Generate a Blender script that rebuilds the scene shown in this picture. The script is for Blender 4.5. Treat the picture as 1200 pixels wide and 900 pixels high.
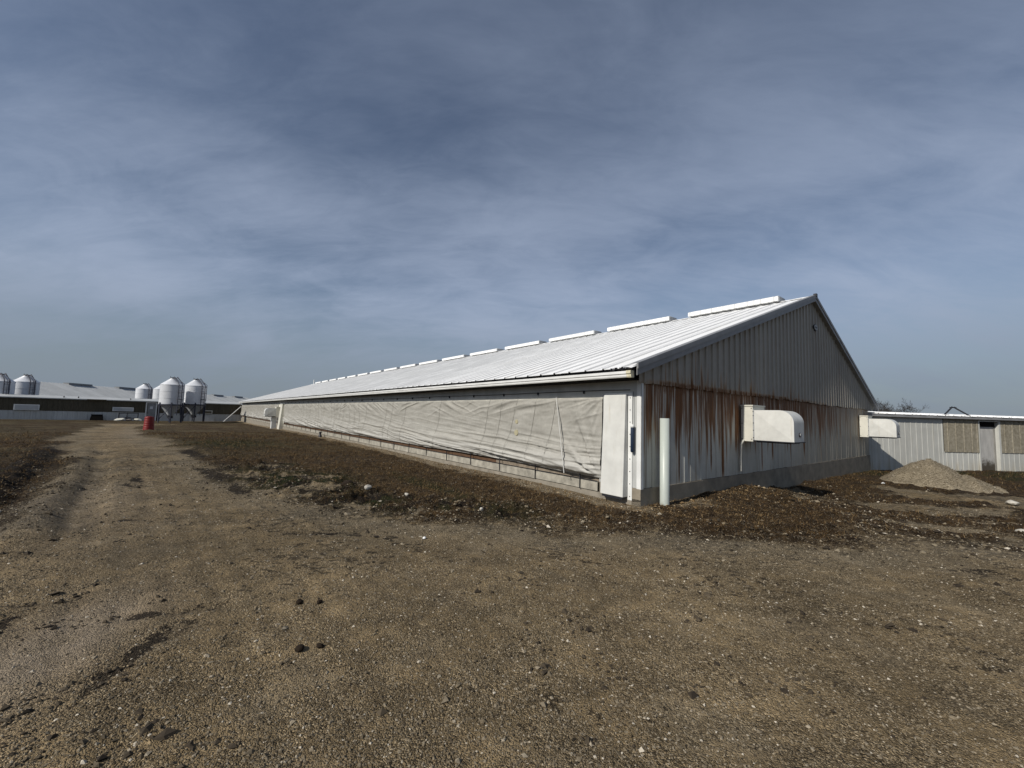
import bpy, math, random
import numpy as np
from mathutils import Vector, Matrix

# ------------------------------------------------------------------ clear
for o in list(bpy.data.objects):
    bpy.data.objects.remove(o, do_unlink=True)
scene = bpy.context.scene
COL = scene.collection
random.seed(7)
RNG = np.random.default_rng(11)

# ------------------------------------------------------------------ camera
CAM_H = 1.62
PITCH, ROLL = 0.0769, 0.0283
FPX = 481.0
cam_d = bpy.data.cameras.new('camera')
cam_d.sensor_width = 36.0
cam_d.lens = FPX / 1200.0 * 36.0
cam_d.clip_start = 0.05
cam_d.clip_end = 4000.0
cam = bpy.data.objects.new('camera', cam_d)
COL.objects.link(cam)
cp, sp = math.cos(PITCH), math.sin(PITCH)
fw = Vector((0, cp, sp)); up0 = Vector((0, -sp, cp)); r0 = Vector((1, 0, 0))
cr, sr = math.cos(ROLL), math.sin(ROLL)
rr = r0 * cr + up0 * sr
uu = up0 * cr - r0 * sr
m = Matrix.Identity(4)
for i in range(3):
    m[i][0] = rr[i]; m[i][1] = uu[i]; m[i][2] = -fw[i]
m[0][3], m[1][3], m[2][3] = 0.0, 0.0, CAM_H
cam.matrix_world = m
scene.camera = cam

# ------------------------------------------------------------------ sun + sky
SUN_AZ = math.radians(-130.3)      # clockwise from +Y (the view direction)
SUN_EL = math.radians(37.0)
to_sun = Vector((math.sin(SUN_AZ) * math.cos(SUN_EL), math.cos(SUN_AZ) * math.cos(SUN_EL), math.sin(SUN_EL)))
sun_d = bpy.data.lights.new('sun', 'SUN')
sun_d.energy = 4.7
sun_d.angle = math.radians(0.8)
sun_d.color = (1.0, 0.94, 0.85)
sun = bpy.data.objects.new('sun', sun_d)
sun.rotation_euler = to_sun.to_track_quat('Z', 'Y').to_euler()
COL.objects.link(sun)

world = bpy.data.worlds.new('World')
scene.world = world
world.use_nodes = True
wn, wl = world.node_tree.nodes, world.node_tree.links
wn.clear()
def W(t, **k):
    n = wn.new(t)
    for a, b in k.items():
        setattr(n, a, b)
    return n
def wmath(op, a, b=None, clamp=False):
    n = W('ShaderNodeMath', operation=op, use_clamp=clamp)
    for i, v in enumerate((a, b)):
        if v is None: continue
        if isinstance(v, (int, float)): n.inputs[i].default_value = v
        else: wl.new(v, n.inputs[i])
    return n.outputs[0]
sky = W('ShaderNodeTexSky', sky_type='NISHITA', sun_disc=False)
sky.sun_elevation = SUN_EL
sky.sun_rotation = SUN_AZ
sky.altitude = 250
sky.air_density = 1.0
sky.dust_density = 0.7
sky.ozone_density = 2.0
tc = W('ShaderNodeTexCoord')
sep = W('ShaderNodeSeparateXYZ'); wl.new(tc.outputs['Generated'], sep.inputs[0])
# thin cirrus veil: project the view direction on a high plane
zc = wmath('MAXIMUM', sep.outputs['Z'], 0.0)
den = wmath('ADD', zc, 0.30)
px = wmath('DIVIDE', sep.outputs['X'], den)
py = wmath('DIVIDE', sep.outputs['Y'], den)
comb = W('ShaderNodeCombineXYZ'); wl.new(px, comb.inputs[0]); wl.new(py, comb.inputs[1])
def wnoise(rot, scl, scale, detail, rough, dist, loc=(0, 0, 0)):
    mp = W('ShaderNodeMapping'); mp.inputs['Rotation'].default_value = (0, 0, rot)
    mp.inputs['Scale'].default_value = scl; mp.inputs['Location'].default_value = loc
    wl.new(comb.outputs[0], mp.inputs[0])
    n = W('ShaderNodeTexNoise'); n.inputs['Scale'].default_value = scale
    n.inputs['Detail'].default_value = detail; n.inputs['Roughness'].default_value = rough
    n.inputs['Distortion'].default_value = dist
    wl.new(mp.outputs[0], n.inputs['Vector'])
    return n.outputs['Fac']
n1 = wnoise(0.95, (1.0, 1.35, 1), 1.05, 4, 0.5, 0.4, (0.7, 7.9, 0))
n2 = wnoise(0.95, (1.0, 2.0, 1), 2.6, 9, 0.62, 0.7, (1.1, 8.0, 0))
n3 = wnoise(0.35, (1.0, 3.2, 1), 6.5, 9, 0.66, 0.8, (4.0, 1.0, 0))
s = wmath('ADD', wmath('MULTIPLY', n1, 0.58), wmath('ADD', wmath('MULTIPLY', n2, 0.31), wmath('MULTIPLY', n3, 0.11)))
mr = W('ShaderNodeMapRange', interpolation_type='SMOOTHSTEP')
mr.inputs['From Min'].default_value = 0.29; mr.inputs['From Max'].default_value = 0.70
wl.new(s, mr.inputs['Value'])
hsv = W('ShaderNodeHueSaturation'); hsv.inputs['Saturation'].default_value = 0.88
hsv.inputs['Value'].default_value = 0.66
hsv.inputs['Hue'].default_value = 0.502
wl.new(sky.outputs[0], hsv.inputs['Color'])
veil = W('ShaderNodeMix', data_type='RGBA')
lowv = W('ShaderNodeMapRange', interpolation_type='SMOOTHSTEP')
for _k, _v in (('From Min', 0.75), ('From Max', 0.12), ('To Min', 0.30), ('To Max', 0.88)): lowv.inputs[_k].default_value = _v
wl.new(sep.outputs['Z'], lowv.inputs['Value'])
wl.new(wmath('MULTIPLY', mr.outputs[0], lowv.outputs[0]), veil.inputs['Factor'])
wl.new(hsv.outputs[0], veil.inputs['A'])
veil.inputs['B'].default_value = (3.35, 3.95, 5.15, 1)
hz = W('ShaderNodeMapRange', interpolation_type='SMOOTHSTEP')
for _k, _v in (('From Min', 0.30), ('From Max', 0.0), ('To Min', 0.0), ('To Max', 0.85)): hz.inputs[_k].default_value = _v
wl.new(sep.outputs['Z'], hz.inputs['Value'])
low = W('ShaderNodeMix', data_type='RGBA')
wl.new(hz.outputs[0], low.inputs['Factor']); wl.new(veil.outputs['Result'], low.inputs['A'])
low.inputs['B'].default_value = (1.70, 2.08, 2.55, 1)
bg = W('ShaderNodeBackground'); bg.inputs['Strength'].default_value = 0.115
wl.new(low.outputs['Result'], bg.inputs['Color'])
wo = W('ShaderNodeOutputWorld'); wl.new(bg.outputs[0], wo.inputs['Surface'])

# ------------------------------------------------------------------ exposure
scene.render.engine = 'CYCLES'
scene.view_settings.view_transform = 'Standard'
scene.view_settings.look = 'None'
scene.view_settings.exposure = 0.0
scene.view_settings.gamma = 1.0
scene.view_settings.use_curve_mapping = False
scene.render.resolution_x, scene.render.resolution_y = 1024, 768

# ================================================================== helpers
def tag(o, label=None, cat=None, group=None, kind=None):
    if label: o['label'] = label
    if cat: o['category'] = cat
    if group: o['group'] = group
    if kind: o['kind'] = kind
    return o

def empty(name, loc=(0, 0, 0), rz=0.0):
    o = bpy.data.objects.new(name, None)
    o.empty_display_size = 0.2
    o.location = loc; o.rotation_euler = (0, 0, rz)
    COL.objects.link(o)
    return o

def link_mesh(name, me, mat=None, parent=None):
    o = bpy.data.objects.new(name, me)
    if mat is not None and not me.materials:
        me.materials.append(mat)
    if parent is not None:
        o.parent = parent
    COL.objects.link(o)
    return o

def copy_tree(o, parent=None):
    c = o.copy(); COL.objects.link(c)
    c.parent = parent
    for ch in list(o.children):
        copy_tree(ch, c)
    return c

class MB:
    def __init__(s): s.v = []; s.f = []; s.sm = []
    def add(s, vs, fs, smooth=False):
        b = len(s.v)
        s.v += [tuple(p) for p in vs]
        s.f += [tuple(i + b for i in f) for f in fs]
        s.sm += [smooth] * len(fs)
        return s
    def box(s, x0, x1, y0, y1, z0, z1):
        vs = [(x0, y0, z0), (x1, y0, z0), (x1, y1, z0), (x0, y1, z0), (x0, y0, z1), (x1, y0, z1), (x1, y1, z1), (x0, y1, z1)]
        return s.add(vs, [(3, 2, 1, 0), (4, 5, 6, 7), (0, 1, 5, 4), (1, 2, 6, 5), (2, 3, 7, 6), (3, 0, 4, 7)])
    def hexa(s, vs):
        return s.add(vs, [(3, 2, 1, 0), (4, 5, 6, 7), (0, 1, 5, 4), (1, 2, 6, 5), (2, 3, 7, 6), (3, 0, 4, 7)])
    def tube(s, path, r, n=8, caps=True, smooth=True):
        path = [Vector(p) for p in path]
        rs = r if isinstance(r, (list, tuple)) else [r] * len(path)
        rings = []
        ref = None
        for i, p in enumerate(path):
            t = (path[min(i + 1, len(path) - 1)] - path[max(i - 1, 0)])
            t = t.normalized() if t.length > 1e-9 else Vector((0, 0, 1))
            if ref is None:
                ref = Vector((1, 0, 0)) if abs(t.x) < 0.8 else Vector((0, 1, 0))
            a = (ref - t * ref.dot(t))
            a = a.normalized() if a.length > 1e-6 else t.orthogonal().normalized()
            ref = a
            b = t.cross(a)
            rings.append([p + (a * math.cos(2 * math.pi * k / n) + b * math.sin(2 * math.pi * k / n)) * rs[i] for k in range(n)])
        vs = [q for rg in rings for q in rg]
        fs = []
        for i in range(len(rings) - 1):
            for k in range(n):
                k2 = (k + 1) % n
                fs.append((i * n + k, i * n + k2, (i + 1) * n + k2, (i + 1) * n + k))
        s.add(vs, fs, smooth)
        if caps:
            s.add(rings[0], [tuple(range(n - 1, -1, -1))]); s.add(rings[-1], [tuple(range(n))])
        return s
    def lathe(s, prof, n=32, cx=0, cy=0, smooth=True):
        vs = []; fs = []
        for (r, z) in prof:
            for k in range(n):
                a = 2 * math.pi * k / n
                vs.append((cx + r * math.cos(a), cy + r * math.sin(a), z))
        for i in range(len(prof) - 1):
            for k in range(n):
                k2 = (k + 1) % n
                fs.append((i * n + k, i * n + k2, (i + 1) * n + k2, (i + 1) * n + k))
        return s.add(vs, fs, smooth)
    def prism(s, poly, axis, a0, a1):
        # poly 2D; axis 'x' -> (y,z), 'y' -> (x,z), 'z' -> (x,y)
        def P(q, a):
            return {'x': (a, q[0], q[1]), 'y': (q[0], a, q[1]), 'z': (q[0], q[1], a)}[axis]
        n = len(poly)
        vs = [P(q, a0) for q in poly] + [P(q, a1) for q in poly]
        fs = [tuple(range(n)), tuple(range(2 * n - 1, n - 1, -1))]
        for i in range(n):
            j = (i + 1) % n
            fs.append((i, i + n, j + n, j))
        return s.add(vs, fs)
    def mesh(s, name):
        me = bpy.data.meshes.new(name)
        me.from_pydata(s.v, [], s.f)
        me.polygons.foreach_set('use_smooth', s.sm)
        me.validate(clean_customdata=False)
        import bmesh
        bm = bmesh.new(); bm.from_mesh(me)
        bmesh.ops.recalc_face_normals(bm, faces=bm.faces[:])
        bm.to_mesh(me); bm.free()
        return me
    def build(s, name, mat, parent=None):
        me = s.mesh(name)
        me.materials.append(mat)
        return link_mesh(name, me, None, parent)

def np_mesh(name, V, Fq, mat=None, smooth=False, attrs=None):
    """V (n,3), Fq (m,k) constant k"""
    me = bpy.data.meshes.new(name)
    V = np.asarray(V, np.float32); Fq = np.asarray(Fq, np.int32)
    k = Fq.shape[1]
    me.vertices.add(len(V)); me.vertices.foreach_set('co', V.ravel())
    me.loops.add(Fq.size); me.loops.foreach_set('vertex_index', Fq.ravel())
    me.polygons.add(len(Fq))
    me.polygons.foreach_set('loop_start', np.arange(0, Fq.size, k, dtype=np.int32))
    try: me.polygons.foreach_set('loop_total', np.full(len(Fq), k, np.int32))
    except Exception: pass
    me.polygons.foreach_set('use_smooth', np.full(len(Fq), smooth, bool))
    if attrs:
        for nme, arr in attrs.items():
            a = me.attributes.new(nme, 'FLOAT', 'POINT')
            a.data.foreach_set('value', np.asarray(arr, np.float32))
    if mat: me.materials.append(mat)
    me.update(calc_edges=True)
    return me

# ---- numpy noise
def _hash(ix, iy, seed):
    h = (ix.astype(np.int64) * 374761393 + iy.astype(np.int64) * 668265263 + seed * 974634777) & 0xFFFFFFFF
    h = ((h ^ (h >> 13)) * 1274126177) & 0xFFFFFFFF
    h = (h ^ (h >> 16)) & 0xFFFFFFFF
    return h.astype(np.float64) / 4294967295.0
def vnoise(x, y, seed=0):
    x = np.asarray(x, float); y = np.asarray(y, float)
    ix = np.floor(x); iy = np.floor(y); fx = x - ix; fy = y - iy
    fx = fx * fx * fx * (fx * (fx * 6 - 15) + 10); fy = fy * fy * fy * (fy * (fy * 6 - 15) + 10)
    a = _hash(ix, iy, seed); b = _hash(ix + 1, iy, seed); c = _hash(ix, iy + 1, seed); d = _hash(ix + 1, iy + 1, seed)
    return (a * (1 - fx) + b * fx) * (1 - fy) + (c * (1 - fx) + d * fx) * fy
def fbm(x, y, seed=0, oct=4, rough=0.5):
    t = 0; amp = 1; tot = 0
    for i in range(oct):
        t = t + amp * vnoise(x * 2 ** i + 17.3 * i, y * 2 ** i - 9.1 * i, seed + i); tot += amp; amp *= rough
    return t / tot
def sstep(a, b, x):
    t = np.clip((np.asarray(x, float) - a) / (b - a), 0, 1)
    return t * t * (3 - 2 * t)

# ---- material builder
class Mat:
    def __init__(s, name):
        s.m = bpy.data.materials.new(name); s.m.use_nodes = True
        s.t = s.m.node_tree; s.n = s.t.nodes; s.l = s.t.links
        s.b = s.n['Principled BSDF']
    def node(s, t, **k):
        n = s.n.new(t)
        for a, b in k.items(): setattr(n, a, b)
        return n
    def put(s, sock, v):
        if isinstance(v, (int, float)):
            sock.default_value = v
        elif isinstance(v, (tuple, list)):
            sock.default_value = tuple(v) + ((1,) if len(v) == 3 and sock.type == 'RGBA' else ())
        else:
            s.l.new(v, sock)
    def math(s, op, a, b=0.0, c=None, clamp=False):
        n = s.node('ShaderNodeMath', operation=op, use_clamp=clamp)
        s.put(n.inputs[0], a); s.put(n.inputs[1], b)
        if c is not None: s.put(n.inputs[2], c)
        return n.outputs[0]
    def mr(s, v, a, b, c=0.0, d=1.0, smooth=True):
        n = s.node('ShaderNodeMapRange', interpolation_type='SMOOTHSTEP' if smooth else 'LINEAR')
        s.put(n.inputs['Value'], v); s.put(n.inputs['From Min'], a); s.put(n.inputs['From Max'], b)
        s.put(n.inputs['To Min'], c); s.put(n.inputs['To Max'], d)
        return n.outputs[0]
    def mix(s, f, a, b, blend='MIX'):
        n = s.node('ShaderNodeMix', data_type='RGBA', blend_type=blend)
        s.put(n.inputs['Factor'], f); s.put(n.inputs['A'], a); s.put(n.inputs['B'], b)
        return n.outputs['Result']
    def coords(s, obj=None):
        if obj is not None:
            n = s.node('ShaderNodeTexCoord'); n.object = obj; return n.outputs['Object']
        return s.node('ShaderNodeNewGeometry').outputs['Position']
    def local(s):
        return s.node('ShaderNodeTexCoord').outputs['Object']
    def map(s, vec, scale=(1, 1, 1), loc=(0, 0, 0), rot=(0, 0, 0)):
        n = s.node('ShaderNodeMapping'); s.l.new(vec, n.inputs[0])
        n.inputs['Scale'].default_value = scale; n.inputs['Location'].default_value = loc; n.inputs['Rotation'].default_value = rot
        return n.outputs[0]
    def noise(s, vec, scale=1.0, detail=4, rough=0.5, dist=0.0):
        n = s.node('ShaderNodeTexNoise'); s.l.new(vec, n.inputs['Vector'])
        n.inputs['Scale'].default_value = scale; n.inputs['Detail'].default_value = detail
        n.inputs['Roughness'].default_value = rough; n.inputs['Distortion'].default_value = dist
        return n.outputs['Fac']
    def voro(s, vec, scale, feature='F1'):
        n = s.node('ShaderNodeTexVoronoi', feature=feature); s.l.new(vec, n.inputs['Vector'])
        n.inputs['Scale'].default_value = scale
        return n
    def attr(s, name):
        return s.node('ShaderNodeAttribute', attribute_name=name).outputs['Fac']
    def rand(s):
        return s.node('ShaderNodeObjectInfo').outputs['Random']
    def ramp(s, f, stops):
        n = s.node('ShaderNodeValToRGB'); s.put(n.inputs[0], f)
        e = n.color_ramp.elements
        while len(e) < len(stops): e.new(0.5)
        for q, (p, c) in zip(e, stops): q.position = p; q.color = tuple(c) + (1,)
        return n.outputs['Color']
    def bump(s, h, strength=0.5, dist=0.01):
        n = s.node('ShaderNodeBump'); n.inputs['Strength'].default_value = strength; n.inputs['Distance'].default_value = dist
        s.l.new(h, n.inputs['Height']); s.l.new(n.outputs[0], s.b.inputs['Normal'])
    def sepz(s, vec):
        n = s.node('ShaderNodeSeparateXYZ'); s.l.new(vec, n.inputs[0]); return n.outputs
    def done(s, col, rough=0.7, metal=0.0, spec=0.3):
        s.put(s.b.inputs['Base Color'], col); s.put(s.b.inputs['Roughness'], rough)
        s.b.inputs['Metallic'].default_value = metal
        s.b.inputs['Specular IOR Level'].default_value = spec
        return s.m

def simple(name, c, rough=0.7, var=0.25, scale=3.0, spec=0.3, metal=0.0, stretch=(1, 1, 1), bump=0.0):
    M = Mat(name); v = M.map(M.coords(), stretch)
    n = M.noise(v, scale, 6, 0.6)
    k = M.mr(n, 0.25, 0.75, 1 - var, 1 + var, False)
    k = M.math('MULTIPLY', k, M.mr(M.rand(), 0, 1, 0.93, 1.07, False))
    col = M.mix(1.0, tuple(c), k, 'MULTIPLY')
    if bump: M.bump(M.noise(v, scale * 12, 4, 0.6), bump, 0.01)
    return M.done(col, rough, metal, spec)

# ================================================================== barn frame
YAW = 0.6672
OX, OY = 2.444, 7.813
D1 = np.array([-math.sin(YAW), math.cos(YAW)])     # along the long side, away
D2 = np.array([math.cos(YAW), math.sin(YAW)])      # along the gable, to the right
def toUV(x, y):
    dx = np.asarray(x) - OX; dy = np.asarray(y) - OY
    return dx * D1[0] + dy * D1[1], dx * D2[0] + dy * D2[1]
def fromUV(u, v):
    return OX + u * D1[0] + v * D2[0], OY + u * D1[1] + v * D2[1]
WID, LEN = 17.41, 72.0
VR, ZAP = 9.87, 5.99             # ridge
VE, ZE = -0.46, 2.56             # near eave edge of roof
VE2, ZE2 = 18.62, 2.46           # far eave edge
ZB, ZS = 0.32, 2.35              # siding bottom, gable seam

def macro_z(x, y):
    x = np.asarray(x, float); y = np.asarray(y, float)
    u, v = toUV(x, y)
    z = -(0.28 * sstep(5.5, 8.6, x) + 0.10 * sstep(11, 17, x)) * sstep(4, 10, y)
    z = z - 0.48 * sstep(16, 64, u) * sstep(6, -6, v - 2)
    z = z - 0.10 * sstep(30, 120, np.hypot(x, y))
    return z

# drive outline (plan), counter-clockwise-ish
DRIVE = np.array([(-44, 44), (-37.9, 38.2), (-27.3, 25.8), (-18.1, 16.4), (-11.2, 10.7), (-8.0, 7.4), (-6.9, 5.4), (-8.2, 2.0), (-16, -6), (-16, -30),
                  (40, -30), (40, 4.0), (16, 5.4), (10.5, 5.3), (7.24, 5.75), (6.28, 6.0), (4.65, 5.55), (3.53, 5.6), (2.39, 5.7), (1.26, 5.85), (0.06, 6.1), (-1.21, 6.2),
                  (-2.29, 6.7), (-3.36, 7.2), (-4.69, 8.3), (-8.11, 11.7), (-12.7, 16.2), (-19.8, 22.5), (-31.2, 34.7), (-36, 41), (-38, 48)])
def poly_sd(x, y, P):
    x = np.asarray(x, float); y = np.asarray(y, float)
    d2 = np.full(x.shape, 1e18); ins = np.zeros(x.shape, bool)
    n = len(P)
    for i in range(n):
        ax, ay = P[i]; bx, by = P[(i + 1) % n]
        ex, ey = bx - ax, by - ay
        t = np.clip(((x - ax) * ex + (y - ay) * ey) / (ex * ex + ey * ey), 0, 1)
        d2 = np.minimum(d2, (x - ax - t * ex) ** 2 + (y - ay - t * ey) ** 2)
        if ay != by:
            c = ((ay > y) != (by > y)) & (x < (bx - ax) * (y - ay) / (by - ay) + ax)
            ins ^= c
    d = np.sqrt(d2)
    return np.where(ins, d, -d)
def blob(x, y, cx, cy, rx, ry, rot=0.0):
    c, s_ = math.cos(rot), math.sin(rot)
    dx = (x - cx) * c + (y - cy) * s_; dy = -(x - cx) * s_ + (y - cy) * c
    return np.exp(-((dx / rx) ** 2 + (dy / ry) ** 2))

def churn(x, y):
    # churned belt of clods, stones and weeds between the drive and the verge
    return np.clip(blob(x, y, -3.6, 8.2, 2.4, .85, -.65) + blob(x, y, -6.5, 11.0, 2.8, .95, -.75) + .9 * blob(x, y, -1.0, 7.3, 1.7, .55, -.35), 0, 1)

def masks(x, y):
    x = np.asarray(x, float); y = np.asarray(y, float)
    r = np.hypot(x, y)
    u, v = toUV(x, y)
    sd = poly_sd(x, y, DRIVE)
    sd = sd + (fbm(x * 0.55, y * 0.55, 3, 4) - 0.5) * 1.7 * sstep(0, 6, 8 - abs(sd))
    # patchy gravel showing through the soil towards the corridor on the right
    patch = fbm(x * 0.42 + 7, y * 0.62, 21, 5, 0.6)
    right = sstep(3.5, 7.5, x) * sstep(17, 12, y)
    sd = np.maximum(sd, (patch - 0.50) * 6 * right - (1 - right) * 2)
    # rubble patches along the drive edge on the near left
    rub = blob(x, y, -3.2, 7.9, 1.9, 0.8, -0.7) + blob(x, y, -5.5, 10.2, 2.2, 0.9, -0.75)
    sd = np.maximum(sd, np.where(rub > 0.25, (fbm(x * 1.6, y * 1.6, 33, 4) - 0.55) * 5, -9))
    # sandy strip at the foot of the barn
    strip = sstep(0.75, 0.15, np.abs(-v - 0.22) + 0.5 * (fbm(u * 1.2, v * 2, 9, 3) - 0.5)) * sstep(-1.0, 0.2, u) * sstep(76, 70, u)
    strip = np.maximum(strip, sstep(1.1, 0.3, np.hypot(u + .25, v - 1.2)) * 0.6)
    g = fbm(x * 0.5, y * 0.5, 41, 4)
    green = 1.2 * blob(x, y, -5.1, 9.4, 1.5, 1.0, -.6) + 1.0 * blob(x, y, -3.9, 8.5, 1.0, .5, -.5) + 0.9 * blob(x, y, -12.5, 18.5, 3.0, 2.0, -0.8) + 0.8 * blob(x, y, -1.8, 9.3, 1.6, .25, -.9)
    green = green + 0.7 * sstep(-0.8, -5, sd) * sstep(0.0, -4, x + y * 1.02 - 1) * sstep(0.42, 0.62, g)
    green = green + 0.8 * sstep(12, 16, x) * sstep(0.45, 0.6, g) * sstep(15, 17, y) + 0.6 * sstep(45, 120, r) * g
    dark = np.zeros_like(x)
    wx = x + .35 * (fbm(x * 2.2, y * 2.2, 61, 3) - .5); wy = y + .35 * (fbm(x * 2.2 + 9, y * 2.2, 62, 3) - .5)
    for (cx, cy, rx, ry, a, k) in [(-7.7, 8.5, .42, .13, -.6, 1), (-8.3, 9.2, .5, .12, -.75, .9), (-8.5, 8.3, .3, .1, -.7, .8), (-7.0, 8.9, .35, .1, -.6, .6),
                                   (-1.76, 3.62, .07, .035, 0, 1), (-5.2, 5.9, .6, .12, .2, .6), (-2.6, 5.6, .8, .12, .1, .6), (-1.7, 5.5, .5, .1, -.2, .6),
                                   (-10.4, 8.4, 1.0, .25, -.9, 1), (-13.0, 11.4, 2.2, .5, -.8, 1), (-9.0, 6.4, .8, .18, -.8, 1), (-16, 14.2, 2.5, .5, -.8, .9),
                                   (-5.4, 8.35, .9, .16, -.75, 1), (-7.3, 10.2, 1.4, .22, -.75, 1), (-11, 14.4, 2.4, .3, -.78, .9), (-2.75, 3.35, .45, .09, .45, .9), (-3.75, 3.1, .11, .55, .25, .9),
                                   (-2.35, 2.75, .10, .5, .15, .85), (7.3, 4.6, .6, .18, .2, .7), (5.5, 4.75, .7, .1, -.2, .6), (8.5, 6.2, 1.4, .3, .1, .8), (11, 8, 2.2, .35, .2, .7), (2.6, 4.9, .6, .08, .1, .5), (1.2, 4.8, .4, .08, 0, .5)]:
        dark = dark + k * blob(wx, wy, cx, cy, rx, ry, a)
    lf = sstep(.5, -.9, x * 0.724 + y * 0.69) * sstep(-3, -6, x) * sstep(.6, -.5, sd) * sstep(-7, -4, sd) * sstep(30, 17, r)
    dark = dark + .75 * lf * sstep(.36, .56, fbm(wx * .5 + wy * .4, (wx - wy) * .16, 71, 4, .6))
    ch = churn(x, y)
    dark = dark + 1.0 * ch * sstep(.44, .58, fbm(wx * 1.9, wy * 1.9, 73, 4, .6))
    green = green + .9 * ch * sstep(.52, .64, fbm(wx * 1.1 + 4, wy * 1.1, 74, 3))
    pale = 1.2 * blob(wx, wy, -3.1, 2.9, .50, .85, .3) + .5 * blob(x, y, -7, 7, 3.2, 1.0, -.8) + .4 * blob(x, y, -22, 24, 9, 1.2, -.83)
    rut = sstep(.9, -.4, x * 0.724 + y * 0.69) * sstep(3.4, 0.2, sd) * sstep(-6.0, -2.5, sd) * sstep(0, -3, x + 3) * sstep(40, 20, r)
    # the muddy ruts at the left edge count as drive rather than turf
    dry = sstep(13, 22, r) * sstep(2, -4, v) + sstep(.5, -3, sd) * sstep(0, -4, x + y * 1.02 - 1)
    return sd, strip, np.clip(green, 0, 1), np.clip(dark, 0, 1), np.clip(pale, 0, 1), np.clip(rut, 0, 1), np.clip(dry, 0, 1)

def ground_z(x, y, mk=None, fine=True):
    x = np.asarray(x, float); y = np.asarray(y, float)
    if mk is None: mk = masks(x, y)
    sd, strip, green, dark, pale, rut_, dry_ = mk
    z = macro_z(x, y)
    near = sstep(120, 20, np.hypot(x, y))
    soil = sstep(0.25, -0.35, sd) * (1 - strip)
    z = z + near * 0.07 * (fbm(x * 0.35, y * 0.35, 5, 3) - 0.5)
    z = z + near * 0.022 * (fbm(x * 1.7, y * 1.7, 6, 3) - 0.5)
    lump = fbm(x * 2.6, y * 2.6, 8, 4, 0.62)
    z = z + near * soil * (0.13 * (lump - 0.42) + 0.015)
    edge = np.exp(-((sd + 0.7) / 0.6) ** 2)
    z = z + near * edge * 0.20 * (fbm(x * 4.0, y * 4.0, 12, 3, 0.6) - 0.42)
    z = z + churn(x, y) * 0.22 * (fbm(x * 3.6, y * 3.6, 18, 4, .65) - .44)
    z = z - 0.03 * dark * (0.4 + fbm(x * 6, y * 6, 19, 2)) - 0.03 * pale
    # wheel ruts running along the left edge of the drive
    w = (x * 0.69 + y * 0.724)
    across = (x * 0.724 + y * 0.69)        # grows to the right of the drive direction
    lead = sstep(.7, -.4, across) * sstep(2.6, 0.2, sd) * sstep(-5.0, -2.0, sd) * sstep(0, -3, x + 3)
    z = z + lead * 0.085 * np.sin(across * 6.5 + 2.0 * (fbm(x * .3, y * .3, 77, 2) - .5)) * sstep(30, 12, np.hypot(x, y))
    # tyre tracks inside the drive
    inn = sstep(0.0, 1.0, sd) * sstep(26, 14, np.hypot(x, y))
    z = z + inn * 0.005 * np.sin(across * 4.2 + 1.5 * fbm(x * .25, y * .25, 78, 2))
    z = z + inn * 0.006 * np.sin(across * 21 + 3 * fbm(x * .2, y * .2, 79, 2)) * sstep(.50, .66, fbm(across * 1.1, w * .12, 80, 3))
    if fine:
        z = z + sstep(14, 5, np.hypot(x, y)) * 0.012 * (fbm(x * 11, y * 11, 14, 2) - 0.5)
    return z
def gz(x, y):
    return float(ground_z(np.array([x]), np.array([y]))[0])

# ================================================================== materials
barn = empty('barn', (OX, OY, 0.0), YAW)
tag(barn, 'long white-roofed livestock barn with a rust-streaked grey metal gable end', 'barn')

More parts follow.
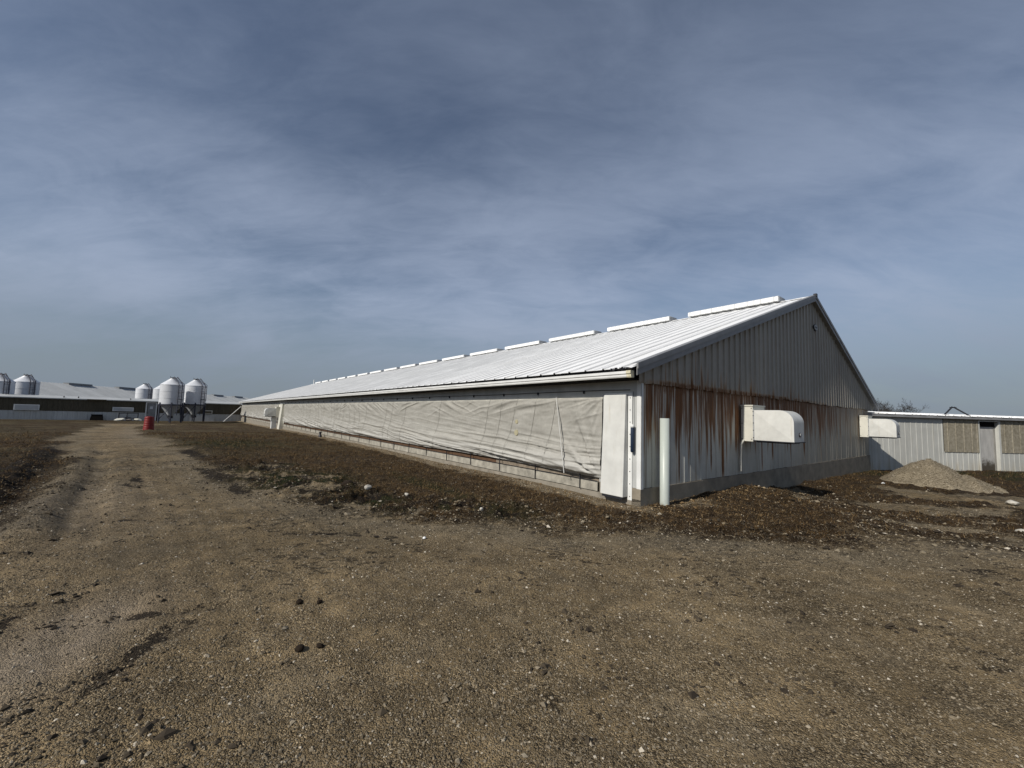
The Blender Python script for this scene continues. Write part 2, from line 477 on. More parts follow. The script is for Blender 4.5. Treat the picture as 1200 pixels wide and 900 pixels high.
def mat_ground():
    M = Mat('ground_gravel_soil'); P = M.coords()
    sd = M.attr('sd'); strip = M.attr('strip'); green = M.attr('green'); dark = M.attr('dark'); pale = M.attr('pale')
    nb = M.noise(P, 0.9, 5, 0.6); nm = M.noise(P, 5.0, 6, 0.65); nf = M.noise(P, 38.0, 4, 0.7); nl = M.noise(P, 0.28, 3, 0.5)
    PD = M.node('ShaderNodeVectorMath', operation='ADD')
    nv = M.node('ShaderNodeTexNoise'); M.l.new(P, nv.inputs['Vector']); nv.inputs['Scale'].default_value = 21.0; nv.inputs['Detail'].default_value = 3
    sv = M.node('ShaderNodeVectorMath', operation='SCALE'); M.l.new(nv.outputs['Color'], sv.inputs[0]); sv.inputs['Scale'].default_value = .035
    M.l.new(P, PD.inputs[0]); M.l.new(sv.outputs[0], PD.inputs[1]); PW = PD.outputs[0]
    v1 = M.voro(PW, 118.0); v2 = M.voro(PW, 46.0)
    gm = M.mr(M.noise(P, 2.6, 7, .68, .3), .36, .60, .22, 1.0)
    sepc = M.node('ShaderNodeSeparateColor'); M.l.new(v1.outputs['Color'], sepc.inputs[0])
    sepd = M.node('ShaderNodeSeparateColor'); M.l.new(v2.outputs['Color'], sepd.inputs[0])
    grain = M.ramp(sepc.outputs[0], [(0.0, (.028, .023, .016)), (0.28, (.085, .069, .047)), (0.60, (.158, .132, .093)), (0.86, (.255, .217, .160)), (1.0, (.46, .41, .33))])
    gcol = M.mix(0.30, grain, M.ramp(sepd.outputs[1], [(0, (.07, .057, .040)), (.6, (.142, .117, .081)), (1, (.21, .180, .130))]))
    tone = M.math('MULTIPLY', M.mr(nb, .28, .72, .60, 1.36, False), M.mr(nm, .25, .75, .62, 1.36, False))
    tone = M.math('MULTIPLY', tone, M.mr(nl, .3, .7, .85, 1.15, False))
    gcol = M.mix(1.0, gcol, tone, 'MULTIPLY')
    fines = M.mix(nf, (.105, .084, .054), (.190, .155, .105))
    gcol = M.mix(gm, M.mix(1.0, fines, tone, 'MULTIPLY'), gcol)
    gcol = M.mix(1.0, gcol, (1.54, 1.41, 1.17), 'MULTIPLY')
    # wheel-dragged streaks along the drive
    rutn = M.math('ADD', M.noise(M.map(M.map(P, rot=(0, 0, .78)), (.30, 3.2, 1)), 1.0, 7, .68, .5), M.math('MULTIPLY', M.math('SUBTRACT', M.math('ADD', M.math('MULTIPLY', nf, .6), M.math('MULTIPLY', nm, .4)), .5), .45))
    rut = M.attr('rut')
    rk = M.math('ADD', .09, M.math('MULTIPLY', rut, .85))
    gcol = M.mix(M.math('MULTIPLY', rk, M.mr(rutn, .50, .66)), gcol, (.052, .040, .026))
    gcol = M.mix(M.math('MULTIPLY', M.math('ADD', .10, M.math('MULTIPLY', rut, .35)), M.mr(rutn, .45, .33)), gcol, (.21, .172, .122))
    # packed fine dirt where the stones are worn in
    packn = M.noise(P, 1.35, 6, .62, .4)
    pack = M.mr(packn, .52, .64)
    gcol = M.mix(M.math('MULTIPLY', pack, .62), gcol, M.mix(1.0, (.175, .140, .090), tone, 'MULTIPLY'))
    # dark crumbs and damp specks
    crn = M.noise(M.map(P, (1, 1.6, 1), rot=(0, 0, .3)), 7.5, 5, .62, .5); crl = M.noise(P, .55, 3, .5)
    crs = M.math('ADD', M.math('ADD', crn, M.math('MULTIPLY', M.math('SUBTRACT', crl, .5), .7)), M.mr(sd, 2.6, -.2, 0, .13))
    cr_ = M.mr(crs, .645, .70)
    gcol = M.mix(M.math('MULTIPLY', cr_, .8), gcol, (.030, .023, .015))
    # clean pale fringe of stones next to the soil
    fringe = M.math('MULTIPLY', M.mr(sd, 0.0, .25), M.mr(sd, 1.3, .35))
    gcol = M.mix(M.math('MULTIPLY', fringe, .45), gcol, M.mix(sepc.outputs[0], (.10, .082, .055), (.36, .31, .225)))
    gcol = M.mix(M.math('MULTIPLY', pale, M.mr(nm, .3, .7, .45, .9, False)), gcol, (.235, .195, .150))
    # soil with dead grass
    scol = M.ramp(M.math('ADD', M.math('MULTIPLY', nm, .6), M.math('MULTIPLY', nf, .4)),
                  [(.32, (.009, .006, .003)), (.45, (.030, .019, .009)), (.58, (.082, .052, .024)), (.76, (.185, .125, .060))])
    scol = M.mix(M.mr(sepc.outputs[1], .93, .97), scol, (.20, .17, .13))
    gr = M.ramp(nf, [(.3, (.010, .014, .005)), (.55, (.026, .032, .012)), (.75, (.055, .055, .024))])
    gf = M.math('MULTIPLY', green, M.mr(M.math('ADD', nm, M.math('MULTIPLY', nf, .5)), .50, .75), clamp=True)
    olive = M.mr(M.noise(P, .35, 4, .6), .42, .60)
    dry = M.math('MULTIPLY', M.attr('dry'), olive)
    scol = M.mix(M.math('MULTIPLY', dry, .75), scol, M.mix(nf, (.062, .048, .022), (.155, .125, .072)))
    scol = M.mix(gf, scol, gr)
    stc = M.mix(M.mr(sepc.outputs[2], .3, .95, 0, 1), (.19, .145, .088), (.40, .33, .23))
    stc = M.mix(1.0, stc, M.mr(nm, .25, .75, .7, 1.25, False), 'MULTIPLY')
    soilf = M.mr(M.math('ADD', sd, M.math('ADD', M.math('MULTIPLY', M.math('SUBTRACT', nm, .5), 1.5), M.math('MULTIPLY', M.math('SUBTRACT', nf, .5), .9))), -.28, .28, 1, 0)
    col = M.mix(soilf, gcol, scol)
    col = M.mix(M.mr(M.math('ADD', strip, M.math('MULTIPLY', M.math('SUBTRACT', nm, .5), 1.3)), .35, .75, 0, .9), col, stc)
    dk = M.mr(M.math('ADD', dark, M.math('ADD', M.math('MULTIPLY', M.math('SUBTRACT', nm, .5), 2.6), M.math('MULTIPLY', M.math('SUBTRACT', nf, .5), 1.0))), .52, .66, 0, .88)
    col = M.mix(dk, col, (.016, .012, .009))
    h = M.math('ADD', M.math('MULTIPLY', v1.outputs['Distance'], -0.9), M.math('ADD', M.math('MULTIPLY', nf, 1.0), M.math('MULTIPLY', v2.outputs['Distance'], -0.8)))
    h = M.math('MULTIPLY', h, M.math('SUBTRACT', 1.0, M.math('MULTIPLY', M.math('MAXIMUM', pack, pale), .45)))
    h = M.math('MULTIPLY', h, M.math('ADD', .35, M.math('MULTIPLY', gm, .75)))
    nc = M.noise(P, 13.0, 5, .68)
    h = M.math('ADD', h, M.math('MULTIPLY', soilf, M.math('ADD', M.math('MULTIPLY', nm, 3.0), M.math('MULTIPLY', nc, 2.2))))
    M.bump(h, 1.0, 0.034)
    return M.done(col, .95, 0, .12)
M_GROUND = mat_ground()

def mat_pebble():
    M = Mat('pebble_stone'); r = M.attr('rnd'); P = M.coords()
    c = M.ramp(r, [(0, (.026, .020, .014)), (.25, (.078, .062, .041)), (.55, (.140, .114, .076)), (.82, (.21, .178, .128)), (.95, (.31, .27, .205)), (1, (.44, .40, .33))])
    c = M.mix(1.0, c, M.mr(M.noise(P, 90, 3, .6), .25, .75, .75, 1.25, False), 'MULTIPLY')
    return M.done(c, .9, 0, .2)
M_PEBBLE = mat_pebble()
def mat_straw():
    M = Mat('dead_grass'); r = M.attr('rnd')
    c = M.ramp(r, [(0, (.015, .009, .004)), (.3, (.048, .029, .012)), (.6, (.098, .060, .026)), (.85, (.17, .112, .052)), (1, (.27, .195, .10))])
    return M.done(c, .9, 0, .1)
M_STRAW = mat_straw()
def mat_green():
    M = Mat('short_green_grass'); r = M.attr('rnd')
    c = M.ramp(r, [(0, (.008, .012, .004)), (.5, (.024, .032, .010)), (.85, (.045, .052, .018)), (1, (.09, .085, .035))])
    return M.done(c, .85, 0, .15)
M_GREEN = mat_green()

def mat_roof():
    M = Mat('white_painted_roof_steel'); P = M.coords(barn)
    s1 = M.noise(M.map(P, (.10, 1.6, .10)), 2.0, 6, .65)
    s2 = M.noise(M.map(P, (.6, 7, .6)), 2.0, 5, .6)
    k = M.math('MULTIPLY', M.mr(s1, .25, .75, .88, 1.05, False), M.mr(s2, .25, .75, .94, 1.04, False))
    k = M.math('MULTIPLY', k, M.mr(M.rand(), 0, 1, .955, 1.03, False))
    c = M.mix(1.0, (.80, .81, .81), k, 'MULTIPLY')
    # darker lines along the ribs and laps
    yy = M.sepz(P)[1]
    fr = M.math('ABSOLUTE', M.math('SUBTRACT', M.math('FRACT', M.math('DIVIDE', M.math('ADD', yy, .16 - .225 + 9.0 + .225), .45)), .5))
    line = M.math('MULTIPLY', M.mr(fr, .035, .085, 1, 0), M.mr(s2, .3, .6, .12, .48))
    c = M.mix(line, c, (.22, .225, .225))
    big = M.math('ABSOLUTE', M.math('SUBTRACT', M.math('FRACT', M.math('DIVIDE', M.math('ADD', yy, .16 + 9.0), .90)), .5))
    c = M.mix(M.math('MULTIPLY', M.mr(big, .485, .495), .55), c, (.16, .16, .16))
    c = M.mix(M.math('MULTIPLY', M.mr(s1, .56, .72), .28), c, (.36, .34, .30))
    return M.done(c, .5, 0, .35)
M_ROOF = mat_roof()

def mat_gable(upper):
    M = Mat('rusty_siding_upper' if upper else 'rusty_siding_lower'); P = M.coords(barn)
    x, y, z = M.sepz(P)[0:3]
    streak = M.noise(M.map(P, (9, 0, .35)), 1.0, 5, .65)
    fine = M.noise(M.map(P, (32, 0, .8)), 1.0, 4, .65)
    lenn = M.noise(M.map(P, (4.2, 0, 0.0), (3, 1, 0)), 1.0, 4, .7)
    blot = M.noise(P, 5.5, 5, .6)
    if upper:
        d = M.math('SUBTRACT', z, ZS)
        L = M.mr(lenn, .40, .70, -.10, 1.15, False)
        pres = M.math('MULTIPLY', M.mr(x, .1, 1.2, .35, 1.0), M.mr(x, 5.5, 13, 1.0, .10))
    else:
        d = M.math('SUBTRACT', ZS, z)
        L = M.mr(lenn, .34, .66, .15, 2.3, False)
        pres = M.math('MULTIPLY', M.mr(x, .0, 1.0, .55, 1.0), M.mr(x, 9.0, 14.5, 1.0, .30))
    a = M.math('SUBTRACT', L, d)
    m1 = M.mr(a, -.05, .55, 0, 1)
    m1 = M.math('MULTIPLY', m1, M.mr(M.math('ADD', M.math('MULTIPLY', streak, .55), M.math('MULTIPLY', fine, .45)), .38, .58))
    if upper:
        thin = M.noise(M.map(P, (11, 0, .12), (1, 0, 4)), 1.0, 2, .5)
        m1 = M.math('MULTIPLY', m1, M.mr(thin, .50, .58, .08, 1))
    # narrow full length rust lines at seams
    seam = M.mr(M.noise(M.map(P, (5.2, 0, .05), (9, 0, 2)), 1.0, 2, .5), .66, .72)
    m2 = M.math('MULTIPLY', seam, M.mr(fine, .35, .6, .2, .9))
    if upper: m2 = M.math('MULTIPLY', m2, M.mr(d, 0, 1.6, .9, .0))
    topb = M.mr(d, 0, .42 if not upper else .10, 1.0 if not upper else .8, 0)
    topb = M.math('MULTIPLY', topb, M.mr(M.math('ADD', fine, M.math('MULTIPLY', blot, .4)), .58, .82, 0.15, 1))
    if not upper:
        for v0, hw_, zlo in ((1.37, .018, .35), (2.75, .022, .5), (3.32, .035, .3), (4.02, .02, .9), (5.6, .02, .35), (6.35, .03, .6), (7.5, .02, .8), (0.32, .025, 1.2)):
            ln = M.mr(M.math('ABSOLUTE', M.math('SUBTRACT', M.math('ADD', x, M.math('MULTIPLY', M.math('SUBTRACT', blot, .5), .03)), v0)), hw_ * .8, hw_ * 2.2, 1, 0)
            ln = M.math('MULTIPLY', ln, M.math('MULTIPLY', M.mr(z, zlo - .15, zlo + .35, 0, 1), M.mr(fine, .3, .55, .8, 1)))
            m2 = M.math('MAXIMUM', m2, ln)
    rust = M.math('MAXIMUM', M.math('MAXIMUM', m1, m2), topb)
    rust = M.math('MULTIPLY', rust, pres, clamp=True)
    base = M.mix(M.mr(x, 4, 11), (.50, .50, .455), (.32, .30, .25))
    if upper: base = (.29, .275, .24)
    k = M.math('MULTIPLY', M.mr(streak, .25, .75, .84, 1.12, False), M.mr(blot, .2, .8, .9, 1.08, False))
    k = M.math('MULTIPLY', k, M.mr(M.rand(), 0, 1, .88, 1.08, False))
    base = M.mix(1.0, base, k, 'MULTIPLY')
    faint = M.math('MULTIPLY', M.mr(streak, .50, .66), M.mr(x, 0, 12, .55, .40))
    base = M.mix(faint, base, (.20, .135, .075) if not upper else (.17, .14, .11))
    if not upper:
        grime = M.math('MULTIPLY', M.mr(z, ZB, ZB + .5, .5, 0), M.mr(streak, .3, .7))
        base = M.mix(grime, base, (.20, .185, .15))
    rc = M.mix(M.math('MULTIPLY', M.mr(fine, .3, .7), M.mr(d, .0, .6, .6, 1.0)), (.048, .019, .007), (.23, .092, .028))
    light = M.mr(rust, .01, .30, 0, .65)
    tint = M.mix(light, base, (.33, .215, .115))
    c = M.mix(M.mr(rust, .10, .62, 0, .94), tint, rc)
    return M.done(c, M.mr(rust, 0, 1, .5, .9, False), 0, .3)
M_GUP, M_GLO = mat_gable(True), mat_gable(False)

def mat_curtain():
    M = Mat('dirty_curtain_tarp'); P = M.coords(barn)
    x, y, z = M.sepz(P)[0:3]
    n = M.noise(M.map(P, (1, .8, 3)), 2.0, 6, .6); n2 = M.noise(P, 14, 5, .65)
    hz = M.noise(M.map(P, (1, .25, 9)), 1.6, 4, .6)
    c = M.mix(n, (.205, .198, .175), (.385, .378, .345))
    c = M.mix(1.0, c, M.math('MULTIPLY', M.mr(n2, .25, .75, .88, 1.10, False), M.mr(hz, .3, .7, .92, 1.07, False)), 'MULTIPLY')
    # paler towards the bottom
    c = M.mix(M.mr(z, .95, .55, 0, .35), c, (.50, .50, .48))
    spots = M.voro(P, 2.3); c = M.mix(M.mr(spots.outputs['Distance'], .05, .03, 0, .25), c, (.12, .10, .06))
    return M.done(c, .55, 0, .35)
M_CURT = mat_curtain()

def mat_corrsiding():
    M = Mat('corridor_white_siding'); P = M.coords()
    st = M.noise(M.map(P, (6, 6, .4)), 1.0, 5, .6); b = M.noise(P, 2.0, 5, .6)
    k = M.math('MULTIPLY', M.mr(st, .25, .75, .86, 1.1, False), M.math('MULTIPLY', M.mr(b, .25, .75, .9, 1.08, False), M.mr(M.rand(), 0, 1, .90, 1.05, False)))
    c = M.mix(1.0, (.46, .465, .435), k, 'MULTIPLY')
    c = M.mix(M.mr(st, .52, .70, 0, .40), c, (.27, .25, .20))
    z = M.sepz(P)[2]
    c = M.mix(M.math('MULTIPLY', M.mr(z, .3, -.3, 0, .6), M.mr(st, .35, .65)), c, (.33, .29, .21))
    return M.done(c, .5, 0, .35)
M_CSID = mat_corrsiding()
def mat_tan():
    M = Mat('weathered_tan_fibreglass'); P = M.coords()
    n = M.noise(P, 9, 8, .75); s2 = M.noise(M.map(P, (5, 5, .5)), 1, 4, .6)
    c = M.mix(M.mr(n, .35, .65), (.185, .165, .122), (.285, .260, .205))
    c = M.mix(1.0, c, M.mr(s2, .25, .75, .8, 1.2, False), 'MULTIPLY')
    return M.done(c, .85, 0, .15)
M_TAN = mat_tan()
def mat_hood():
    M = Mat('white_fibreglass'); P = M.coords()
    n = M.noise(P, 3.0, 6, .6); st = M.noise(M.map(P, (14, 14, 1.2)), 1, 4, .6)
    c = M.mix(1.0, (.56, .565, .54), M.mr(n, .25, .75, .82, 1.08, False), 'MULTIPLY')
    c = M.mix(M.mr(st, .54, .74, 0, .45), c, (.36, .31, .21))
    return M.done(c, .45, 0, .35)
M_HOOD = mat_hood()
M_CREAM = simple('aged_cream_paint', (.52, .51, .45), .55, .12, 4)
M_WTRIM = simple('white_trim', (.60, .61, .60), .5, .12, 3)
M_CONC = simple('weathered_concrete', (.22, .20, .165), .9, .3, 4, .15, bump=.3)
M_CONCD = simple('damp_concrete', (.21, .185, .145), .9, .3, 3, .15, bump=.3)
M_WOOD = simple('brown_weathered_plank', (.085, .050, .030), .85, .45, 5, .15, stretch=(1, 1, 6))
M_FILM = simple('stub_wall_panel', (.27, .255, .215), .65, .45, 5)
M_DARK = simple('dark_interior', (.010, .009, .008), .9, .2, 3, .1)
M_BLACK = simple('black_metal', (.018, .019, .024), .5, .3, 6)
M_NAVY = simple('dark_blue_plastic', (.012, .022, .045), .45, .2, 8)
M_PVC = simple('pale_green_pvc', (.37, .405, .375), .4, .07, 3, .4)
M_GREY = simple('galvanised_grey', (.30, .31, .32), .5, .25, 4)
M_RAKE = simple('grey_rake_trim', (.21, .215, .22), .5, .2, 3)
M_UPW = simple('grey_eave_board', (.40, .41, .40), .65, .2, 3, stretch=(1, 1, .4))
M_CORD = simple('cord_grey', (.16, .15, .13), .8, .2, 5)
M_STRAP = simple('white_strap', (.48, .48, .46), .6, .1, 5)
M_YEL = simple('yellowed_plastic', (.52, .49, .36), .5, .3, 20)
M_BIN = simple('white_feed_bin_steel', (.58, .60, .63), .4, .10, 1.5, .4)
M_BINH = simple('grey_hopper_steel', (.36, .38, .40), .45, .15, 1.5, .4)
M_BINL = simple('dark_leg_steel', (.035, .038, .055), .5, .2, 3)
M_RED = simple('red_plastic_drum', (.16, .008, .008), .5, .15, 5, .35)
M_BROWNW = simple('weathered_brown_siding', (.080, .070, .050), .85, .35, 4, .15, stretch=(4, 4, .5))
M_FARW = simple('far_white_siding', (.43, .44, .43), .55, .15, 2, stretch=(3, 3, .4))
M_FARROOF = simple('far_roof_steel', (.36, .375, .38), .5, .15, .8, stretch=(1, 1, 1))
M_DOOR = simple('weathered_grey_door', (.20, .195, .18), .75, .30, 3, .2, stretch=(3, 3, .6))
M_BARK = simple('bare_bark', (.045, .038, .032), .9, .2, 4, .1)
M_ROCK = simple('pale_limestone', (.42, .40, .35), .9, .25, 12, .15, bump=.4)
M_MUD = simple('dark_mud_clod', (.022, .016, .011), .95, .3, 15, .1, bump=.5)

# ================================================================== ground
def build_ground():
    th_f = np.radians(np.linspace(-72, 72, 781))
    th_b = np.radians(np.linspace(72, 288, 110))[1:-1]
    th = np.concatenate([th_f, th_b])
    r = np.concatenate([np.geomspace(.3, 1.6, 18)[:-1], np.geomspace(1.6, 14, 190)[:-1], np.geomspace(14, 110, 84)[:-1], np.geomspace(110, 1500, 24)])
    nt, nr = len(th), len(r)
    Rg, Tg = np.meshgrid(r, th, indexing='ij')
    x = (Rg * np.sin(Tg)).ravel(); y = (Rg * np.cos(Tg)).ravel()
    mk = masks(x, y)
    z = ground_z(x, y, mk)
    V = np.stack([x, y, z], 1)
    V = np.vstack([V, [[0, 0, float(z[:nt].mean())]]])
    mk = [np.append(a, a[0]) for a in mk]
    i = np.arange(nr - 1)[:, None]; k = np.arange(nt)[None, :]; k2 = (k + 1) % nt
    Q = np.stack([i * nt + k, (i + 1) * nt + k, (i + 1) * nt + k2, i * nt + k2], -1).reshape(-1, 4)[:, ::-1]
    names = ['sd', 'strip', 'green', 'dark', 'pale', 'rut', 'dry']
    fs = mk[0][Q].mean(1)
    cx = V[Q][:, :, 0].mean(1); cy = V[Q][:, :, 1].mean(1)
    drv = fs > 0
    # cap at the centre under the camera
    c = len(V) - 1
    T = np.stack([np.full(nt, c), np.arange(nt), (np.arange(nt) + 1) % nt], 1)
    cap = np.stack([T[:, 0], T[:, 2], T[:, 1], T[:, 1]], 1)
    def sub(F, name):
        idx, inv = np.unique(F.ravel(), return_inverse=True)
        me = np_mesh(name, V[idx], inv.reshape(-1, 4), M_GROUND, True, {n: a[idx] for n, a in zip(names, mk)})
        return link_mesh(name, me)
    g = sub(Q[~drv], 'ground'); tag(g, kind='structure')
    d = sub(Q[drv], 'gravel_drive'); tag(d, kind='structure')
    me = np_mesh('cap', V[[c] + list(range(nt))], np.stack([np.zeros(nt, int), np.arange(1, nt + 1), np.roll(np.arange(1, nt + 1), -1)], 1)[:, ::-1], M_GROUND, True,
                 {n: np.concatenate([a[[c]], a[:nt]]) for n, a in zip(names, mk)})
    o = link_mesh('gravel_drive_patch', me); o.parent = d
    o.name = 'drive_patch'
build_ground()

# ================================================================== barn
SEED_C = [0]
def sheet_mesh(name, w, L, mat, rib=0.30, h=0.018, thick=0.006, jag=0.0, top=None):
    """ribbed steel sheet: x across [0,w], y along [0,L], z outwards. top(x) optionally limits L."""
    xs = [(0.0, 0.0)]
    nrib = max(1, int(round(w / rib)))
    for i in range(nrib):
        c = (i + 0.5) * w / nrib
        xs += [(c - .030, 0), (c - .014, h), (c + .014, h), (c + .030, 0)]
    xs.append((w, 0.0))
    SEED_C[0] += 1
    rs = random.Random(SEED_C[0])
    V = []
    for (x, z) in xs:
        t = L if top is None else top(x)
        b = rs.uniform(-jag, jag)
        V += [(x, b, z), (x, t, z), (x, b, z - thick), (x, t, z - thick)]
    F = []
    n = len(xs)
    for i in range(n - 1):
        a, b = 4 * i, 4 * (i + 1)
        F += [(a, b, b + 1, a + 1), (a + 2, a + 3, b + 3, b + 2), (a, a + 2, b + 2, b), (a + 1, b + 1, b + 3, a + 3)]
    F += [(0, 1, 3, 2), (4 * n - 4, 4 * n - 2, 4 * n - 1, 4 * n - 3)]
    me = bpy.data.meshes.new(name); me.from_pydata(V, [], F); me.materials.append(mat)
    return me

def frame(ex, ey, ez, loc):
    mm = Matrix.Identity(4)
    for i in range(3):
        mm[i][0] = ex[i]; mm[i][1] = ey[i]; mm[i][2] = ez[i]; mm[i][3] = loc[i]
    return mm

def z_roof(v):
    return ZE + (v - VE) * (ZAP - ZE) / (VR - VE) if v <= VR else ZAP + (v - VR) * (ZE2 - ZAP) / (VE2 - VR)

def build_barn():
    B = barn
    UO = -0.16     # gable overhang of the roof
    SW = 0.90
    # --- roof sheets, both slopes
    for side in (0, 1):
        if side == 0: p0 = Vector((VE, 0, ZE)); p1 = Vector((VR - .02, 0, ZAP - .004))
        else: p0 = Vector((VE2, 0, ZE2)); p1 = Vector((VR + .02, 0, ZAP - .004))
        ey = (p1 - p0).normalized(); L = (p1 - p0).length
        ex = Vector((0, -1, 0)) if side == 0 else Vector((0, 1, 0))
        ez = ex.cross(ey)
        if ez.z < 0: ez = -ez; ex = -ex
        ez = ex.cross(ey)
        meshes = [sheet_mesh('roof_sheet', SW - .003, L, M_ROOF, .45, .028, .006, .012) for _ in range(4)]
        n = int((LEN + 0.3) / SW)
        for i in range(n + 1):
            u0 = UO + i * SW
            yy = u0 + (SW if ex.y < 0 else 0)
            o = link_mesh('roof_sheet', meshes[i % 4], None, B)
            q = ez * (0.0015 * (i % 2)) + ey * random.uniform(-.008, .008)
            o.matrix_local = frame(ex, ey, ez, (p0.x + q.x, yy + q.y, p0.z + q.z))
    ROOF_END = UO + (n + 1) * SW
    # roof deck below the sheets (dark underside, purlins hidden)
    mb = MB()
    mb.prism([(VE + .10, ZE + .02 - .075), (VR, ZAP - .06), (VE2 - .10, ZE2 + .03 - .075), (VE2 - .10, ZE2 - .13), (VR, ZAP - .16), (VE + .10, ZE - .13)], 'y', .02, LEN - .02)
    mb.build('roof_deck', M_DARK, B)
    # ridge cap
    mb = MB()
    mb.prism([(VR - .22, z_roof(VR - .22) + .034), (VR, ZAP + .042), (VR + .22, z_roof(VR + .22) + .034), (VR + .22, z_roof(VR + .22) + .028), (VR, ZAP + .036), (VR - .22, z_roof(VR - .22) + .028)], 'y', UO, ROOF_END)
    mb.build('ridge_cap', M_ROOF, B)
    # ridge vents
    mb = MB()
    mb.prism([(-.34, .02), (-.34, .17), (-.26, .21), (.26, .21), (.34, .17), (.34, .02)], 'y', 0, 3.36)
    vm = mb.mesh('ridge_vent'); vm.materials.append(M_ROOF)
    em = MB().prism([(-.30, .03), (-.30, .15), (-.22, .185), (.22, .185), (.30, .15), (.30, .03)], 'y', -.03, 0).mesh('end_cap'); em.materials.append(M_GREY)
    u = 0.84; k = 0
    while u < LEN - 6:
        o = link_mesh('ridge_vent', vm, None, B); o.location = (VR, u, ZAP - .02)
        e = link_mesh('end_cap', em, None, o)
        u += 4.27 + random.uniform(-.06, .06)
    MB().tube([(VR, LEN - 1.2, ZAP), (VR, LEN - 1.2, ZAP + .75)], .08, 10).build('vent_pipe', M_WTRIM, B)
    # --- rake trim on the gable edge
    for side in (0, 1):
        mb = MB()
        if side == 0: a, b = (VE + .10, z_roof(VE + .10)), (VR + .0, ZAP)
        else: a, b = (VE2, ZE2), (VR - .0, ZAP)
        for (y0, y1, t0, t1) in ((UO - .03, UO - .012, -.17, .045), (UO - .05, UO - .030, -.05, .050)):
            mb.hexa([(a[0], y0, a[1] + t0), (b[0], y0, b[1] + t0), (b[0], y1, b[1] + t0), (a[0], y1, a[1] + t0),
                     (a[0], y0, a[1] + t1), (b[0], y0, b[1] + t1), (b[0], y1, b[1] + t1), (a[0], y1, a[1] + t1)])
        # top flange over the sheets
        mb.hexa([(a[0], UO - .045, a[1] + .048), (b[0], UO - .045, b[1] + .048), (b[0], UO + .10, b[1] + .048), (a[0], UO + .10, a[1] + .048),
                 (a[0], UO - .045, a[1] + .056), (b[0], UO - .045, b[1] + .056), (b[0], UO + .10, b[1] + .056), (a[0], UO + .10, a[1] + .056)])
        mb.build('rake_trim', M_RAKE, B)
    # gable soffit under the overhang
    mb = MB()
    for (a, b) in (((VE + .14, z_roof(VE + .14)), (VR, ZAP)), ((VR, ZAP), (VE2 - .05, z_roof(VE2 - .05)))):
        mb.hexa([(a[0], UO - .01, a[1] - .165), (b[0], UO - .01, b[1] - .165), (b[0], .04, b[1] - .165), (a[0], .04, a[1] - .165),
                 (a[0], UO - .01, a[1] - .155), (b[0], UO - .01, b[1] - .155), (b[0], .04, b[1] - .155), (a[0], .04, a[1] - .155)])
    mb.build('gable_soffit', M_RAKE, B)
    # --- gable siding, upper sheets hang over the lower ones
    v = -0.10
    i = 0
    while v < VE2 - .6:
        w = min(.90, VE2 - .35 - v)
        zb = ZS - .03 + random.uniform(-.012, .012)
        def top(x, v=v, zb=zb): return max(.05, z_roof(v + x) - .160 - zb)
        me = sheet_mesh('gable_sheet', w - .004, 1, M_GUP, .30, .032, .006, .022, top)
        o = link_mesh('gable_sheet', me, None, B)
        o.matrix_local = frame((1, 0, 0), (0, 0, 1), (0, -1, 0), (v, -.050 - .002 * (i % 2), zb))
        v += .90; i += 1
    v = 0.045; i = 0
    widths = [.34, .98, .46, .92, .54, .38, .72, .60, .44, .82, .50, .66, .40, .90, .58, .36, .74, .48, .86, .52]
    while v < WID - .05:
        w = min(widths[i % len(widths)], WID - v)
        if WID - v - w < .2: w = WID - v
        me = sheet_mesh('siding_sheet', w - .009, ZS + .04 - ZB, M_GLO, max(.4, w), .007, .005, .004)
        o = link_mesh('siding_sheet', me, None, B)
        o.matrix_local = frame((1, 0, 0), (0, 0, 1), (0, -1, 0), (v, -.012 - .004 * (i % 2), ZB + random.uniform(-.006, .004)))
        v += w; i += 1
    # structural gable wall behind, footing
    mb = MB().prism([(0.03, -.2), (WID - .03, -.2), (WID - .03, z_roof(WID) - .2), (VR, ZAP - .2), (0.03, z_roof(0) - .2)], 'y', .0, .10)
    mb.build('gable_frame', M_DARK, B)
    MB().box(-.02, WID + .02, -.035, .16, -1.3, ZB - .006).build('gable_footing', M_CONCD, B)
    # --- far gable and far long wall
    mb = MB().prism([(0.0, -1.3), (WID, -1.3), (WID, z_roof(WID) - .2), (VR, ZAP - .2), (0.0, z_roof(0) - .2)], 'y', LEN - .12, LEN)
    mb.build('far_gable_wall', M_FARW, B)
    MB().box(WID - .08, WID + .04, .17, LEN - .13, -1.3, z_roof(WID) - .2).build('far_long_wall', M_FARW, B)
    # --- eave: soffit, gutter, closure strip
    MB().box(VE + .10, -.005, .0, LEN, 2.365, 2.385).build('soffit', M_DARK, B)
    MB().box(VE + .085, VE + .115, UO + .03, LEN, 2.39, ZE - .012).build('fascia_board', M_BLACK, B)
    g = MB()
    g.prism([(VE + .085, 2.385), (VE + .01, 2.385), (VE + .0, 2.405), (VE + .0, 2.435), (VE - .018, 2.450), (VE - .018, 2.500), (VE + .004, 2.500), (VE + .014, 2.425), (VE + .085, 2.425)], 'y', UO + .10, LEN)
    gut = g.build('gutter', M_WTRIM, B)
    g = MB(); g.prism([(VE + .084, 2.379), (VE + .005, 2.379), (VE - .006, 2.403), (VE - .006, 2.436), (VE - .024, 2.450), (VE - .024, 2.506), (VE + .084, 2.506)], 'y', UO + .03, UO + .13)
    g.build('gutter_end_piece', M_YEL, gut)
    rs = random.Random(5)
